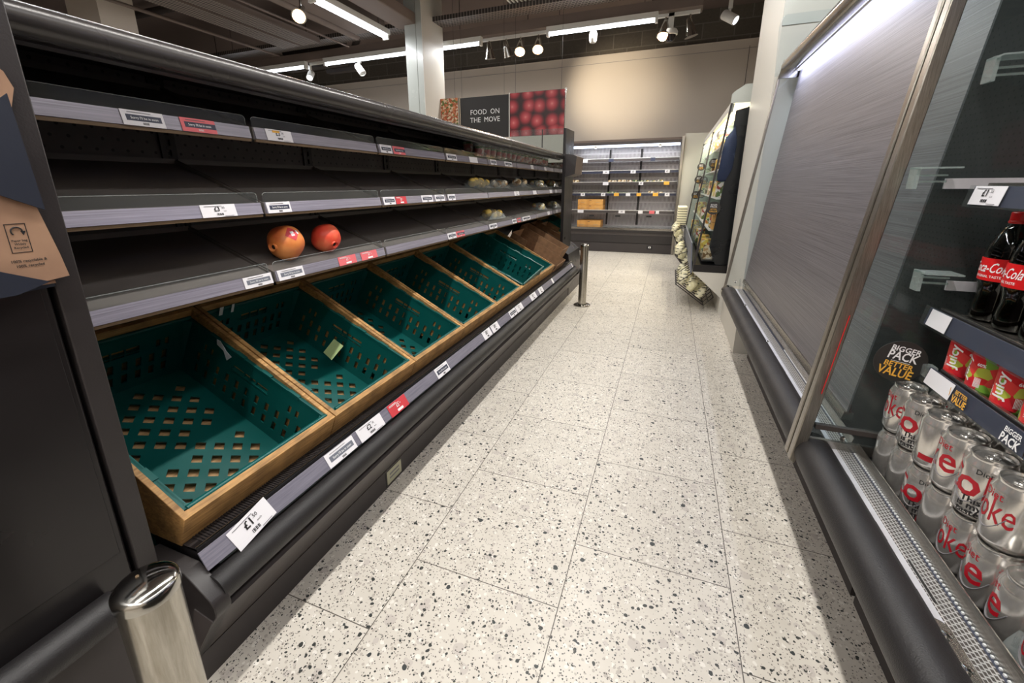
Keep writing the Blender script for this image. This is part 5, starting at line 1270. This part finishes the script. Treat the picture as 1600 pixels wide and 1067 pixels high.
part(MB().lathe([(0, -.06), (.035, -.05), (.045, -.02), (.045, .05), (.035, .065), (0, .07)], WPL, (-1.05, LY + .03, 2.80), 20), 'sensor_body', pir)
cam_ = thing('dome_camera', 'white dome security camera hanging on a drop pole', 'security camera', (-.18, SYY, 2.7))
part(MB().box(-.21, -.15, SYY - .02, SYY + .02, 2.80, 2.98, WPL), 'drop_pole', cam_)
part(MB().lathe([(0, .05), (.07, .045), (.085, .02), (.082, -.01), (.07, -.015), (0, -.015)], WPL, (-.18, SYY - .01, 2.76), 24), 'housing', cam_)
part(MB().lathe([(.068, 0), (.062, -.03), (.04, -.06), (0, -.07)], COLA, (-.18, SYY - .01, 2.746), 24), 'dome', cam_, 'dark dome')

# ------------------------------------------------------------------ light
def area(name, loc, rot, sx, sy, p, col=(1, 1, 1), spread=180):
    l = bpy.data.lights.new(name, 'AREA'); l.shape = 'RECTANGLE'; l.size = sx; l.size_y = sy; l.energy = p; l.color = col; l.spread = radians(spread)
    o = bpy.data.objects.new(name, l); COL.objects.link(o); o.location = loc; o.rotation_euler = rot; return o
area('aisle_tube_light', (-.34, 1.1, 2.985), (0, 0, 0), .06, 4.9, 97, (1, .965, .91))
area('right_fill_light', (.92, 1.0, 2.985), (0, 0, 0), .28, 5.0, 30, (1, .97, .93))  # added fill for the produce case fronts
area('back_fill_light', (-.3, -1.9, 2.95), (radians(12), 0, 0), 2.6, .3, 42, (1, .97, .93))  # fill added behind the viewer to brighten the dark shelves
area('rear_tube_light', (-2.6, .9, 2.985), (0, 0, 0), .07, 4.6, 60, (1, .97, .93))
area('column_tube_light', (-3.55, 4.6, 2.885), (0, 0, 0), .07, 1.2, 22, (.97, .98, 1))
area('cross_tube_light_a', (-3.8, LY, 2.865), (0, 0, 0), 2.5, .06, 42, (.97, .98, 1))
area('cross_tube_light_b', (-.97, LY, 2.865), (0, 0, 0), 1.2, .06, 36, (1, .97, .92))
area('case_tube_light', (-.78, 7.41, 1.66), (radians(6), 0, 0), 1.6, .04, 7, (.94, .97, 1))
area('blind_led_light', (.535, 2.1, 1.663), (0, radians(-40), 0), .02, 1.6, 7, (.72, .78, 1), 140)
area('food_case_light', (.46, 5.5, 1.67), (0, 0, 0), .06, 2.8, 45, (1, .92, .75))
def spotl(name, loc, aim, p, col, ang=60, blend=.8):
    l = bpy.data.lights.new(name, 'SPOT'); l.energy = p; l.color = col; l.spot_size = radians(ang); l.spot_blend = blend; l.shadow_soft_size = .05
    o = bpy.data.objects.new(name, l); COL.objects.link(o); o.location = loc; o.rotation_euler = (Vector(aim) - Vector(loc)).to_track_quat('-Z', 'Y').to_euler()
WRM = (1, .78, .52)
spotl('wall_spot_light', (-1.75, SYY + .1, 2.80), (-1.05, 8, 2.62), 190, (1, .84, .62), 52, 1)
spotl('aisle_spot_light', (-1.9, SYY, 2.72), (-.8, 3.6, 0), 32, WRM, 70, 1)
spotl('aisle_spot_light', (-.24, SYY, 2.72), (-.3, 4.4, 0), 26, WRM, 70, 1)
spotl('sign_spot_light', (-3.7, 3.95, 2.75), (-3.2, 4.6, 0), 60, WRM, 110, 1)
w = bpy.data.worlds.new('world'); SC.world = w; w.use_nodes = True
w.node_tree.nodes['Background'].inputs[0].default_value = (.9, .93, 1, 1); w.node_tree.nodes['Background'].inputs[1].default_value = .05

# ------------------------------------------------------------------ camera
yaw, pitch, roll = -0.372699369, -0.273604571, -0.00673749902
Fv = Vector((sin(yaw) * cos(pitch), cos(yaw) * cos(pitch), sin(pitch)))
R_ = Fv.cross(Vector((0, 0, 1))).normalized(); U_ = R_.cross(Fv)
R2 = R_ * cos(roll) + U_ * sin(roll); U2 = -R_ * sin(roll) + U_ * cos(roll)
cd = bpy.data.cameras.new('camera'); cam = bpy.data.objects.new('camera', cd); COL.objects.link(cam)
cam.matrix_world = Matrix(((R2.x, U2.x, -Fv.x, 0), (R2.y, U2.y, -Fv.y, 0), (R2.z, U2.z, -Fv.z, 1.09), (0, 0, 0, 1)))
cd.sensor_fit = 'HORIZONTAL'; cd.sensor_width = 36; cd.lens = 36 * 668.231289 / 1600
cd.shift_x = (800 - 779.657763) / 1600; cd.shift_y = (477.480753 - 533.5) / 1600
cd.clip_start = .02; cd.clip_end = 60
SC.camera = cam
SC.view_settings.view_transform = 'Standard'; SC.view_settings.look = 'None'; SC.view_settings.gamma = 1; SC.view_settings.exposure = 0; SC.view_settings.use_curve_mapping = False
SC.cycles.max_bounces = 10; SC.cycles.transparent_max_bounces = 24
